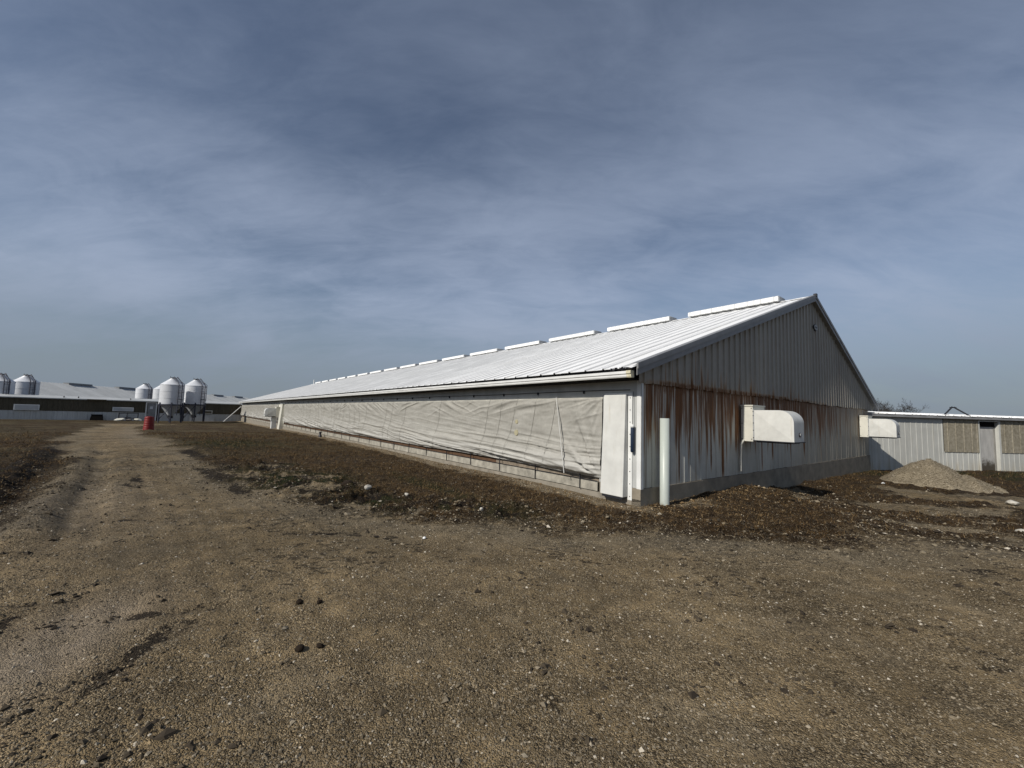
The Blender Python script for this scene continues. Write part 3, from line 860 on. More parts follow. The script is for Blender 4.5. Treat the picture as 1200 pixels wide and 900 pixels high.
    for k in range(7):
        u = UO + .02 + k * .075 + rs.uniform(-.02, .02); a_ = rs.uniform(.012, .03)
        MB().hexa([(VE - .01 + rs.uniform(-.02, .02) + dx, u + dy, ZE - .03 + dz + rs.uniform(-.008, .012)) for dz in (0, .035) for dx, dy in ((0, 0), (.06, 0), (.06, a_ * 2), (0, a_ * 2))]).build('torn_closure', M_BLACK, B)
    MB().box(VR - .06, VR + .07, UO - .07, UO + .02, ZAP - .02, ZAP + .085).build('peak_cap', M_BLACK, B)
    # --- long wall
    MB().box(.0, .10, .96, LEN, 2.04, 2.40).build('eave_board', M_UPW, B)
    MB().box(-.004, .10, .04, .955, ZB, 2.40).build('corner_wall_sheet', M_UPW, B)
    MB().box(.22, .30, .20, LEN - .2, .0, 2.38).build('inner_wall', M_DARK, B)
    MB().box(-.02, .20, -.036, LEN, -1.3, .115).build('footing', M_CONC, B)
    MB().box(-.012, .12, .0, .94, .115, ZB - .004).build('corner_footing', M_CONC, B)
    # corner trim (angle)
    mb = MB().box(-.018, -.005, -.045, .055, ZB - .01, 2.37).box(-.018, .055, -.045, -.032, ZB - .01, 2.37)
    mb.build('corner_trim', M_WTRIM, B)
    # planks behind the curtain foot, stub panels and rods
    pl = MB().box(-.0, .05, .004, 2.396, .0, .20).mesh('plank'); pl.materials.append(M_WOOD)
    u = 4.6
    while u < LEN - 2.4:
        for zz in (.30, .505):
            o = link_mesh('plank', pl, None, B); o.location = (.03 + random.uniform(-.004, .008), u, zz + random.uniform(-.01, .006))
        u += 2.4
    MB().box(.03, .08, .97, 4.595, .29, .7).build('film_strip', simple('stained_film', (.20, .165, .125), .6, .5, 6), B)
    pm = [MB().hexa([(-.045, .006, .13), (-.012, .006, .13), (-.012, 1.434, .13), (-.045, 1.434, .13), (-.040, .006, .33), (-.012, .006, .33), (-.012, 1.434, .33), (-.038, 1.434, .33)]).mesh('stub_panel') for _ in range(1)][0]
    pm.materials.append(M_FILM)
    rm = MB().box(-.062, -.046, -.011, .011, .13, .47).mesh('rod'); rm.materials.append(M_BLACK)
    u = 0.0
    k = 0
    while u < LEN - 1.5:
        if u < .5:
            MB().hexa([(-.045, .97, .13), (-.012, .97, .13), (-.012, 1.434, .13), (-.045, 1.434, .13), (-.040, .97, .33), (-.012, .97, .33), (-.012, 1.434, .33), (-.038, 1.434, .33)]).build('stub_panel', M_FILM, B)
        else:
            o = link_mesh('stub_panel', pm, None, B); o.location = (random.uniform(-.006, .004), u, random.uniform(-.006, .006))
        o = link_mesh('rod', rm, None, B); o.location = (0, u + 1.44, random.uniform(-.02, .02))
        u += 1.44; k += 1
    MB().tube([(-.064, .97, .335), (-.064, 12, .34), (-.064, 30, .335), (-.064, LEN - 1, .335)], .007, 6).build('foot_cable', M_BLACK, B)
    # cable along the eave board with hangers
    MB().tube([(-.03, .2, 2.185)] + [(-.03, uu_, 2.19 + .006 * math.sin(uu_)) for uu_ in np.linspace(1, LEN - 1, 80)], .007, 6).build('curtain_cable', M_BLACK, B)
    hm = MB().box(-.040, -.001, -.011, .011, 2.135, 2.205).mesh('pulley_bracket'); hm.materials.append(M_BLACK)
    u = 1.42
    while u < LEN - 1:
        o = link_mesh('pulley_bracket', hm, None, B); o.location = (0, u + random.uniform(-.05, .05), 0); u += 1.44
build_barn()

# ---------------------------------------------------------------- curtains
def ridged(n): return 1 - np.abs(2 * n - 1)
e_surf = {}
def curtain(name, u0, u1, seed, label):
    us = [u0]
    while us[-1] < u1:
        u = us[-1]; us.append(u + (.022 if u < 6 else .04 if u < 14 else .09 if u < 30 else .2))
    us[-1] = u1
    us = np.array(us); S = np.linspace(0, 1, 84)
    Ug, Sg = np.meshgrid(us, S, indexing='ij')
    H = 1.62
    d0 = Ug - u0; d1_ = u1 - Ug
    # bottom edge sags between ties and is pulled up near the ends
    sag = .035 * (fbm(Ug * .35, Ug * 0, seed, 3) - .5) + .05 * np.exp(-d0 / .9) * 0
    zb = .40 + sag + .055 * sstep(1.0, 5.0, Ug)
    zt = 2.035 + .012 * np.abs(np.sin(np.pi * Ug / .72))
    Z = zt + (zb - zt) * Sg
    w = np.zeros_like(Z)
    ph = Ug / 1.44
    # slack diagonal wrinkles under the top hem, both ways
    top_ = np.exp(-((Sg - .10) / .16) ** 2)
    qa = Z + .22 * Ug + .25 * fbm(Ug * .5, Sg * 1.5, seed + 21, 3); qb = Z - .30 * Ug + .25 * fbm(Ug * .5, Sg * 1.5, seed + 22, 3)
    sel = sstep(.35, .65, fbm(Ug * .45, Sg * .6, seed + 23, 2))
    w += top_ * (.055 * sel * ridged(vnoise(qa * 8, Ug * .5, seed + 1)) ** 2 + .050 * (1 - sel) * ridged(vnoise(qb * 8, Ug * .5, seed + 2)) ** 2)
    # body: faint tension wrinkles
    w += .014 * fbm(Ug * .8, Sg * 14, seed + 3, 4) + .010 * fbm(Ug * 5, Sg * 9, seed + 13, 3)
    w += .030 * fbm(Ug * .9, Sg * 2.5, seed + 14, 2)
    mid = np.exp(-((Sg - .45) / .2) ** 2)
    w += .018 * mid * ridged(vnoise((Z - .10 * Ug) * 9, Ug * .35, seed + 15)) ** 3
    # long slanting folds low on the sheet
    low = sstep(.46, .80, Sg)
    q = (Z * 1.0 - .055 * Ug + .13 * fbm(Ug * .55, Sg * 1.2, seed + 4, 3))
    f1 = ridged(vnoise(q * 9.0, Ug * .28, seed + 5)) ** 2.2
    f2 = ridged(vnoise(q * 19.0 + 5, Ug * .42, seed + 6)) ** 1.8
    f3 = ridged(vnoise(q * 37.0 + 2, Ug * .7, seed + 16)) ** 1.5
    w += low * (.085 * f1 + .038 * f2 + .014 * f3)
    w += .030 * np.exp(-((Sg - .82) / .13) ** 2) * (.5 + fbm(Ug * .25, Ug * 0, seed + 7, 2))
    # fans at the two lower corners
    for dd in (d0, d1_):
        rr_ = np.hypot(dd, (Z - zb)) + 1e-4
        phi = np.arctan2(Z - zb, dd)
        fan = ridged(vnoise(phi * 7.0 + .2 * rr_, rr_ * .4, seed + 8)) ** 1.8
        w += .130 * np.exp(-rr_ / 1.25) * sstep(0, .45, rr_) * fan
        rr2 = np.hypot(dd, zt - Z) + 1e-4; phi2 = np.arctan2(zt - Z, dd)
        w += .060 * np.exp(-rr2 / .8) * sstep(0, .3, rr2) * ridged(vnoise(phi2 * 7, rr2 * .6, seed + 9)) ** 1.5
    w *= sstep(0, .03, Sg + .012) * (0.35 + .65 * sstep(0, .25, d0)) * (0.35 + .65 * sstep(0, .25, d1_))
    w *= 1 - .7 * sstep(.93, 1.0, Sg)
    Vv = -.018 - w
    nU, nS = Ug.shape
    V = np.stack([Vv.ravel(), Ug.ravel(), Z.ravel()], 1)
    i = np.arange(nU - 1)[:, None]; k = np.arange(nS - 1)[None, :]
    Q = np.stack([i * nS + k, i * nS + k + 1, (i + 1) * nS + k + 1, (i + 1) * nS + k], -1).reshape(-1, 4)
    def surf(u, z):
        i = int(np.clip(np.searchsorted(us, u), 0, nU - 1)); j = int(np.argmin(np.abs(Z[i] - z)))
        return float(Vv[max(0, i - 1):i + 2, max(0, j - 2):j + 3].min())
    e = empty(name, (OX, OY, 0), YAW)
    e_surf[name + str(seed)] = surf
    tag(e, label, 'curtain', 'side curtains of the barn')
    me = np_mesh('tarp_sheet', V, Q, M_CURT, True)
    link_mesh('tarp_sheet', me, None, e)
    # top hem
    MB().box(-.030, -.004, u0, u1, 2.005, 2.050).build('top_hem', M_CREAM, e)
    # drop cords before the tarp, also standing in for mesh shadow lines showing through
    u = u0 + .5; c = 0
    while u < min(u1 - .8, u0 + 30):
        if random.random() < .8:
            dx = random.choice([-.42, .38, .48])
            pts_ = [(-.045, u, 2.10)]
            for t_ in np.linspace(.1, 1, 9):
                uu_, zz_ = u + dx * t_, 2.10 - 1.66 * t_
                pts_.append((surf(uu_, zz_) - .005, uu_, zz_))
            mb = MB().tube(pts_, .0034, 4)
            mb.build('cord', M_CORD, e)
        u += .72 + random.uniform(-.15, .15); c += 1
    return e
cA = curtain('side_curtain', .868, 36.0, 100, 'long wrinkled grey-white tarp curtain right of the far white post on the barn side')
cB = curtain('side_curtain', 39.2, LEN - .4, 200, 'far stretch of tarp curtain left of the far exhaust hood on the barn side')
# white twisted strap and marks on the near curtain
sfA = e_surf['side_curtain100']
MB().tube([(-.085 - .19 * t, 2.17 - .47 * t, 2.06 - 1.64 * t) for t in np.linspace(0, 1, 14)], [.008 + .007 * (math.sin(7 * t + 1) ** 2) for t in range(14)], 6).build('strap', M_STRAP, cA)
for (u, z, r) in ((3.62, 1.47, .055), (3.62, 1.19, .075)):
    mb = MB()
    sx_ = sfA(u, z) - .010
    vs = [(sx_, u + r * math.cos(a), z + r * math.sin(a)) for a in np.linspace(0, 2 * math.pi, 14)[:-1]]
    vb = [(sx_ + .03, p[1], p[2]) for p in vs]
    n = len(vs)
    mb.add(vs + vb, [tuple(range(n))] + [(i, i + n, (i + 1) % n + n, (i + 1) % n) for i in range(n)])
    mb.build('round_patch', simple('yellow_patch', (.36, .33, .22), .8, .2, 9), cA)

# ---------------------------------------------------------------- near downdraught box on the barn side
def pit_box(name, u0, label):
    e = empty(name, (OX + u0 * D1[0], OY + u0 * D1[1], .1), YAW)
    tag(e, label, 'vent box', 'tall white vent boxes on the barn side')
    a, b = .235, .775           # along the wall
    zb, zt = .06, 1.99
    mb = MB()
    mb.hexa([(-.17, a, zb - .03), (-.02, a, zb - .03), (-.02, b, zb - .03), (-.17, b, zb - .03), (-.09, a + .005, zt), (-.02, a + .005, zt), (-.02, b - .005, zt), (-.09, b - .005, zt)])
    o = mb.build('box_body', M_HOOD, e)
    bv = o.modifiers.new('bevel', 'BEVEL'); bv.width = .012; bv.segments = 2
    MB().box(-.15, -.05, a + .03, b - .03, zb - .075, zb - .032).build('underside_frame', M_BLACK, e)
    fl = MB().box(-.022, -.006, .135, .230, -.02, 2.03).build('side_flange', M_WTRIM, e)
    MB().box(-.024, -.008, .235, .80, 1.995, 2.03).build('top_flange', M_WTRIM, e)
    MB().box(-.022, -.006, .78, .83, .0, 1.99).build('side_flange', M_WTRIM, e)
    sm = MB().tube([(-.030, 0, 0), (-.020, 0, 0)], .009, 6).mesh('screw'); sm.materials.append(M_BLACK)
    for k in range(9):
        s_ = link_mesh('screw', sm, None, fl); s_.location = (0, .18, .05 + k * .235)
    return e
pit_box('vent_box', 0.02, 'tall white tapered vent box on the barn side beside the near corner')

# hanging dark blue tube
e = empty('hanging_weight', fromUV(.115, -.07) + (0.99,), YAW)
tag(e, 'dark blue tube hanging on a cord at the near barn corner', 'weight')
MB().lathe([(0, 0), (.022, 0), (.034, .02), (.034, .46), (.03, .47)], 14).build('tube', M_NAVY, e)
MB().lathe([(.030, .468), (.036, .47), (.036, .505), (.014, .53), (0, .53)], 14).build('cap', M_WTRIM, e)
MB().tube([(0, 0, .52), (.008, 0, .8), (.02, .0, 1.16)], .005, 6).build('cord', M_BLACK, e)

# PVC pipe standing at the corner
px_, py_ = fromUV(-.20, .52)
z0 = gz(px_, py_)
e = empty('standpipe', (px_, py_, z0 - .05))
tag(e, 'pale green-white plastic standpipe rising from the ground before the gable corner', 'pipe')
MB().lathe([(.088, -.2), (.088, 1.69), (.079, 1.69), (.079, 1.2)], 28).build('pipe_wall', M_PVC, e)

# ---------------------------------------------------------------- exhaust hoods
def exhaust_hood(label, width=.68, far=False):
    e = empty('exhaust_hood')
    tag(e, label, 'exhaust hood', 'white exhaust hoods on the barn')
    # local: x along wall [0,width], y outwards negative, z from hood bottom
    c = MB().box(.0, width + .05, -.31, -.03, -.04, .83)
    o = c.build('collar', M_CREAM, e)
    bv = o.modifiers.new('bevel', 'BEVEL'); bv.width = .008; bv.segments = 2
    MB().box(-.018, width + .07, -.325, -.03, .83, .865).build('collar_lip', M_CREAM, e)
    prof = [(-.30, 0), (-.30, .735)]
    R_ = .30
    for k in range(0, 11):
        a = math.pi / 2 * k / 10
        prof.append((-1.18 + R_ - R_ * math.sin(a), .735 - R_ + R_ * math.cos(a)))
    prof.append((-1.18, .0))
    n = len(prof)
    x0, x1 = .018, width + .018
    mb = MB()
    # two D-shaped side panels (slightly raised to a shallow pyramid) and a curved skin
    for xx, sgn in ((x0, -1), (x1, 1)):
        cen = (xx + sgn * .032, -.74, .36)
        vs = [(xx, p[0], p[1]) for p in prof] + [cen]
        fs = [(i, (i + 1) % n, n) for i in range(n)]
        if sgn > 0: fs = [f[::-1] for f in fs]
        mb.add(vs, fs)
    side = mb.build('side_panels', M_HOOD, e)
    mb = MB()
    vs = [(x0, p[0], p[1]) for p in prof[1:]] + [(x1, p[0], p[1]) for p in prof[1:]]
    nn = n - 1
    mb.add(vs, [(i, i + 1, i + 1 + nn, i + nn) for i in range(nn - 1)], True)
    # inner skin
    vs = [(x0 + .004, p[0] * .985 - .004, p[1] - .01) for p in prof[1:]] + [(x1 - .004, p[0] * .985 - .004, p[1] - .01) for p in prof[1:]]
    mb.build('curved_skin', M_HOOD, e)
    MB().box(x0 - .012, x1 + .012, -1.20, -.30, -.022, .0).box(x0 + .05, x1 - .05, -1.10, -.36, -.05, -.022).build('bottom_rim', M_BLACK, e)
    fl = MB().box(x0 - .012, x0 + .0, -.335, -.300, -.01, .75).box(x1, x1 + .012, -.335, -.300, -.01, .75).build('joint_strip', M_GREY, e)
    bm_ = MB().tube([(-.012, 0, 0), (-.002, 0, 0)], .011, 6).mesh('bolt'); bm_.materials.append(M_BLACK)
    for zz in (.06, .24, .42, .60, .70):
        b_ = link_mesh('bolt', bm_, None, fl); b_.location = (x0 - .010, -.318, zz)
    for (yy, zz) in ((-.06, .02), (-.06, .40), (-.06, .78), (-.28, .78), (-.28, .02)):
        b_ = link_mesh('bolt', bm_, None, o); b_.location = (.0, yy, zz)
    k = MB().tube([(width * .55, -1.183, .165), (width * .55, -1.205, .165)], .052, 16)
    k.build('knob', M_BLACK, e)
    MB().tube([(width * .55, -1.204, .165), (width * .55, -1.216, .165)], .040, 16).build('knob_face', M_GREY, e)
    return e
h1 = exhaust_hood('large white exhaust hood on the rusty gable end, nearer the corner pipe')
x_, y_ = fromUV(-.02, 4.24); h1.location = (x_, y_, 1.19); h1.rotation_euler = (0, 0, YAW)
MB().tube([(-.02, -.10, -.02), (-.06, -.09, -.05), (-.085, -.065, -.12), (-.085, -.05, -.5), (-.085, -.05, -.78)], .026, 10).build('drain_pipe', M_CREAM, h1)
h2 = copy_tree(h1)
h2['label'] = 'smaller-looking exhaust hood at the far end of the gable, touching the corridor corner'
x_, y_ = fromUV(-.02, 15.70); h2.location = (x_, y_, 1.18)
for c in list(h2.children):
    if c.name.startswith('drain_pipe'): bpy.data.objects.remove(c, do_unlink=True)
# far hood on the long side: faces -D2, so turn by -90 deg about z
h3 = copy_tree(h2)
h3['label'] = 'cream exhaust hood on the long curtain side, far along the barn'
x_, y_ = fromUV(38.9, -.03); h3.location = (x_, y_, .95); h3.rotation_euler = (0, 0, YAW - math.pi / 2)
for nm, u, w_, pr, zt in (('duct_post', 38.55, .26, .42, .99), ):
    mb = MB().box(-.60, -.20, u - .0, u + .5, -.4, zt)
    e = empty('duct_post', (OX, OY, 0), YAW); tag(e, 'short white duct post under the far exhaust hood', 'post')
    mb.build('post_body', M_WTRIM, e)
    MB().box(-.64, -.16, u - .04, u + .54, -.35, -.18).build('post_foot', M_CONC, e)
    MB().box(-.62, -.18, u - .02, u + .52, zt - .06, zt - .02).build('post_collar', M_GREY, e)
e = empty('post', (OX, OY, 0), YAW); tag(e, 'tall white boxed post between the two side curtains', 'post')
mb = MB().hexa([(-.34, 36.3, -.25), (-.02, 36.3, -.25), (-.02, 37.2, -.25), (-.34, 37.2, -.25), (-.16, 36.3, 2.05), (-.02, 36.3, 2.05), (-.02, 37.2, 2.05), (-.16, 37.2, 2.05)])
mb.build('post_body', M_CREAM, e)
MB().box(-.02, -.008, 36.02, 39.15, .30, 2.05).build('backing_sheet', M_CREAM, e)
MB().box(-.18, -.01, 36.22, 37.28, 2.05, 2.09).build('post_cap', M_WTRIM, e)

# oval plaque high on the gable
e = empty('oval_plaque', fromUV(-.085, 10.10) + (4.95,), YAW)
tag(e, 'small grey oval plaque high on the gable below the peak', 'plaque')
def oval(a, b, t0, t1, name, mat):
    mb = MB(); n = 20
    vs = [(a * math.cos(2 * math.pi * k / n), t, b * math.sin(2 * math.pi * k / n)) for t in (t0, t1) for k in range(n)]
    mb.add(vs, [tuple(range(n)), tuple(range(2 * n - 1, n - 1, -1))] + [(k, n + k, n + (k + 1) % n, (k + 1) % n) for k in range(n)])
    mb.build(name, mat, e)
oval(.20, .115, -.022, .01, 'plaque_rim', M_BLACK)
oval(.175, .092, -.036, -.020, 'plaque_face', M_GREY)
mb = MB().box(-.10, .10, -.043, -.034, -.022, .022); mb.build('plaque_band', M_BLACK, e)

# ================================================================== right-hand corridor
SH = math.radians(7.94)
CX, CY, CZ = 16.214, 18.748, -.40
cor = empty('corridor', (CX, CY, 0), SH)
tag(cor, 'low white metal corridor with a grey door and tan upper panels, right of the barn', 'corridor')
def build_corridor():
    zb, ze = -.37, 2.10
    rib = .45
    x = -.55; i = 0
    full = sheet_mesh('siding_sheet', .896, ze - zb, M_CSID, .30, .010, .006, .004)
    low = sheet_mesh('siding_sheet', .896, .53 - zb, M_CSID, .30, .010, .006, .004)
    tan_ = sheet_mesh('tan_sheet', .896, ze - .53 + .03, M_TAN, .45, .014, .006, .012)
    def put(me, x, z, out, nm):
        o = link_mesh(nm, me, None, cor); o.matrix_local = frame((1, 0, 0), (0, 0, 1), (0, -1, 0), (x, -.02 - out - .002 * (i % 2), z)); return o
    while x < 4.0:
        w = min(.90, 4.06 - x)
        put(full if w > .89 else sheet_mesh('siding_sheet', w - .004, ze - zb, M_CSID, .30, .010, .006, .004), x, zb, 0, 'siding_sheet'); x += w; i += 1
    segs = [(4.06, 6.02), (7.295, 14.6)]
    for (a, b) in segs:
        x = a
        while x < b - .05:
            w = min(.90, b - x)
            put(low if w > .89 else sheet_mesh('siding_sheet', w - .004, .53 - zb, M_CSID, .30, .010, .006, .004), x, zb, 0, 'siding_sheet')
            put(tan_ if w > .89 else sheet_mesh('tan_sheet', w - .004, ze - .50, M_TAN, .45, .014, .006, .012), x, .50, .028, 'tan_sheet')
            x += w; i += 1
    # frame wall behind
    MB().box(-.9, 6.02, -.012, .1, -.8, ze).box(7.29, 14.6, -.012, .1, -.8, ze).box(6.02, 7.29, -.012, .1, 2.02, ze).build('frame_wall', M_DARK, cor)
    MB().box(-.9, 14.6, -.005, .08, -1.0, zb - .012).build('sill_beam', M_BLACK, cor)
    MB().box(-.9, 14.6, 2.4, 2.5, -.8, ze).build('back_wall', M_FARW, cor)
    MB().box(14.6, 14.7, -.01, 2.5, -.8, ze).build('end_wall', M_FARW, cor)
    MB().box(6.0, 7.3, .0, 2.4, -.5, -.39).build('floor_slab', M_CONC, cor)
    # door recess and door
    fr = MB().box(6.02, 6.09, -.05, .02, zb, 2.03).box(7.18, 7.29, -.05, .0, zb, 2.03).box(6.09, 7.18, -.05, .02, 1.97, 2.03)
    fr.build('door_frame', M_CSID, cor)
    MB().box(7.18, 7.22, .002, .15, zb, 1.97).build('door_reveal', M_CSID, cor)
    MB().box(6.04, 6.088, .022, .15, zb, 1.97).build('recess_side', M_DOOR, cor)
    MB().box(6.088, 7.179, .10, .15, 1.725, 1.969).build('transom', M_DARK, cor)
    def mat_door():
        M = Mat('grey_door_stained'); P = M.coords(cor)
        z = M.sepz(P)[2]; n = M.noise(M.map(P, (5, 5, 1.5)), 1.0, 6, .65); n2 = M.noise(P, 4, 6, .65)
        c = M.mix(1.0, (.36, .355, .34), M.mr(n, .25, .75, .72, 1.22, False), 'MULTIPLY')
        c = M.mix(M.mr(M.math('ADD', z, M.math('MULTIPLY', n2, -.9)), -.22, -.60, 0, .92), c, (.035, .026, .014))
        return M.done(c, .75, 0, .2)
    dr = MB().box(6.095, 7.09, .11, .15, zb + .02, 1.72).build('door', mat_door(), cor)
    MB().box(7.095, 7.178, .09, .15, zb + .02, 1.72).build('door_jamb', M_DOOR, cor)
    MB().tube([(6.17, .11, .62), (6.17, .06, .62), (6.17, .05, .70)], .022, 8).build('handle', M_BLACK, dr)
    MB().box(6.0, 7.25, -.06, .40, zb - .05, zb + .012).build('threshold', M_CONC, cor)
    # roof
    RZ = .11
    L = math.hypot(1.6, RZ)
    ey = Vector((0, 1.6, RZ)).normalized(); ex = Vector((1, 0, 0)); ez = ex.cross(ey)
    rm = sheet_mesh('roof_sheet', .897, L, M_ROOF, .45, .034, .006, .01)
    x = -.75; k = 0
    while x < 14.5:
        o = link_mesh('roof_sheet', rm, None, cor); o.matrix_local = frame(ex, ey, ez, (x, -.22, 2.185 + .002 * (k % 2)))
        ey2 = Vector((0, -1.6, RZ)).normalized(); ex2 = Vector((-1, 0, 0)); ez2 = ex2.cross(ey2)
        o = link_mesh('roof_sheet', rm, None, cor); o.matrix_local = frame(ex2, ey2, ez2, (x + .9, 2.98, 2.185 + .002 * (k % 2)))
        x += .9; k += 1
    MB().box(-.72, 14.55, -.20, -.17, 2.06, 2.165).build('fascia', M_RAKE, cor)
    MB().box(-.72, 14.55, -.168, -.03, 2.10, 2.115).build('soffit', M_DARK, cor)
    MB().prism([(1.14, 2.185 + RZ - .045), (1.38, 2.185 + RZ + .04), (1.62, 2.185 + RZ - .045), (1.62, 2.185 + RZ - .055), (1.38, 2.185 + RZ + .028), (1.14, 2.185 + RZ - .055)], 'x', -.72, 14.55).build('ridge_cap', M_ROOF, cor)
build_corridor()
# dark A-shaped bracket on its roof
e = empty('roof_bracket', (CX + 5.15 * math.cos(SH), CY + 5.15 * math.sin(SH), 2.19), SH)
tag(e, 'dark A-shaped metal bracket standing on the corridor roof left of the door', 'bracket')
MB().tube([(-.28, .45, .08), (.12, .45, .42), (.16, .45, .455)], .035, 8).build('arm', M_BLACK, e)
MB().tube([(.26, .45, .455), (.30, .42, .40), (.62, .05, -.0)], .035, 8).build('arm', M_BLACK, e)
MB().box(.06, .36, .41, .49, .40, .45).build('cross_piece', M_BLACK, e)
MB().box(-.36, -.18, .35, .55, .04, .085).build('foot', M_BLACK, e)

# ================================================================== gravel pile
def build_pile():
    cx, cy = 14.35, 14.2
    n = 110
    g = np.linspace(-1, 1, n)
    X, Y = np.meshgrid(cx + g * 3.4, cy + g * 3.4, indexing='ij')
    x, y = X.ravel(), Y.ravel()
    dx, dy = x - cx, y - cy
    dx2 = dx * math.cos(-.3) + dy * math.sin(-.3); dy2 = -dx * math.sin(-.3) + dy * math.cos(-.3)
    r = np.hypot(dx2 / 1.05, dy2 / 1.0)
    r = r * (1 + .16 * (fbm(np.arctan2(dy, dx) * 1.2 + 5, r * .3, 55, 3) - .5))
    hgt = .98 * (1 - r / 1.22)
    hgt = np.where(hgt > .62, .62 + (hgt - .62) * .62, hgt)     # rounded top
    r2 = np.hypot((dx - .55) / 1.0, (dy + .62) / .9); hgt = np.maximum(hgt, .44 * (1 - r2 / .92))
    gzv = ground_z(x, y)
    z = gzv + np.maximum(hgt, -.15) + .05 * (fbm(x * 2, y * 2, 60, 4) - .5) + .016 * (fbm(x * 9, y * 9, 61, 2) - .5)
    V = np.stack([x, y, z], 1)
    i = np.arange(n - 1)[:, None]; k = np.arange(n - 1)[None, :]
    Q = np.stack([i * n + k, (i + 1) * n + k, (i + 1) * n + k + 1, i * n + k + 1], -1).reshape(-1, 4)
    Q = Q[(hgt[Q].max(1) > -.12)]
    idx, inv = np.unique(Q.ravel(), return_inverse=True)
    e = empty('gravel_pile', (0, 0, 0))
    e.location = (0, 0, 0)
    tag(e, 'low heap of tan gravel in front of the white corridor wall', 'gravel pile')
    M = Mat('pile_gravel'); P = M.coords()
    v1 = M.voro(P, 70.0); sc = M.node('ShaderNodeSeparateColor'); M.l.new(v1.outputs['Color'], sc.inputs[0])
    nb = M.noise(P, 2.2, 6, .6)
    c = M.ramp(sc.outputs[0], [(0, (.09, .076, .052)), (.4, (.155, .130, .090)), (.8, (.215, .182, .130)), (1, (.30, .26, .195))])
    c = M.mix(1.0, c, M.mr(nb, .25, .75, .75, 1.2, False), 'MULTIPLY')
    M.bump(v1.outputs['Distance'], -.8, .02)
    m_ = M.done(c, .95, 0, .12)
    link_mesh('heap', np_mesh('heap', V[idx], inv.reshape(-1, 4), m_, True), None, e)
    keep = (hgt > .02)
    return x[keep], y[keep], z[keep], e
PX, PY, PZ, PILE = build_pile()

# ================================================================== loose stones and straw (nobody could count them)
def scatter_stones(name, pos, size, rnd, mat, parent=None):
    n = len(pos)
    # jittered octahedra: 6 verts, 8 tris
    base = np.array([(1, 0, 0), (-1, 0, 0), (0, 1, 0), (0, -1, 0), (0, 0, 1), (0, 0, -1)], float)
    sc = size[:, None] * RNG.uniform(.6, 1.25, (n, 3)) * np.array([1, 1, .62])
    Vv = base[None] * 1.0 + RNG.uniform(-.34, .34, (n, 6, 3))
    Vv = Vv * sc[:, None, :]
    a = RNG.uniform(0, 2 * np.pi, n); t = RNG.uniform(-.5, .5, n)
    c, s_ = np.cos(a)[:, None], np.sin(a)[:, None]
    ct, st = np.cos(t)[:, None], np.sin(t)[:, None]
    x, y, z = Vv[..., 0], Vv[..., 1], Vv[..., 2]
    y, z = y * ct - z * st, y * st + z * ct
    x, y = x * c - y * s_, x * s_ + y * c
    Vv = np.stack([x, y, z], -1) + pos[:, None, :]
    T = np.array([(0, 2, 4), (2, 1, 4), (1, 3, 4), (3, 0, 4), (2, 0, 5), (1, 2, 5), (3, 1, 5), (0, 3, 5)])
    F = (np.arange(n) * 6)[:, None, None] + T[None]
    me = np_mesh(name, Vv.reshape(-1, 3), F.reshape(-1, 3), mat, False, {'rnd': np.repeat(rnd, 6)})
    return link_mesh(name, me, None, parent)

def sector(n, r0, r1, power=0.0, half=64):
    # uniform in log r when power=0 (constant count per screen size)
    u = RNG.random(n)
    if power == 0: r = r0 * (r1 / r0) ** u
    else: r = (r0 ** power + u * (r1 ** power - r0 ** power)) ** (1 / power)
    th = np.radians(RNG.uniform(-half, half, n))
    return r * np.sin(th), r * np.cos(th), r

def free_of_buildings(x, y):
    u, v = toUV(x, y)
    ok = ~((v > -.07) & (u > -.06))
    dx, dy = x - CX, y - CY
    ok &= ~((-dx * math.sin(SH) + dy * math.cos(SH) > -.1) & (x > 14))
    ok &= ~((u > 71.5))
    return ok

# gravel pebbles
x, y, r = sector(190000, 1.7, 15, .75)
mk = masks(x, y)
cl = fbm(x * 1.3, y * 1.3, 90, 3)
p = np.where(mk[0] > -.1, 1.0, .16) * (.35 + 1.3 * cl) * (1 - .6 * mk[4]) * (1 - .8 * mk[3])
p = np.maximum(p, mk[1] * .8)
p = p + .6 * np.exp(-((mk[0] + .2) / .35) ** 2)
k = (RNG.random(len(x)) < p) & free_of_buildings(x, y)
x, y, r = x[k], y[k], r[k]
mk = [a[k] for a in mk]
size = np.exp(RNG.normal(math.log(.0048), .40, len(x))) * (1 + .055 * r)
size = np.where(RNG.random(len(x)) < .002, size * 2.0, size)
size = np.minimum(size, .032)
z = ground_z(x, y, tuple(mk)) + size * .15
rnd = np.clip(RNG.normal(.54, .23, len(x)) + .20 * mk[1], 0, .99)
g = scatter_stones('loose_gravel', np.stack([x, y, z], 1), size, rnd, M_PEBBLE)
tag(g, 'loose tan and grey pebbles strewn over the drive', 'gravel', kind='stuff')
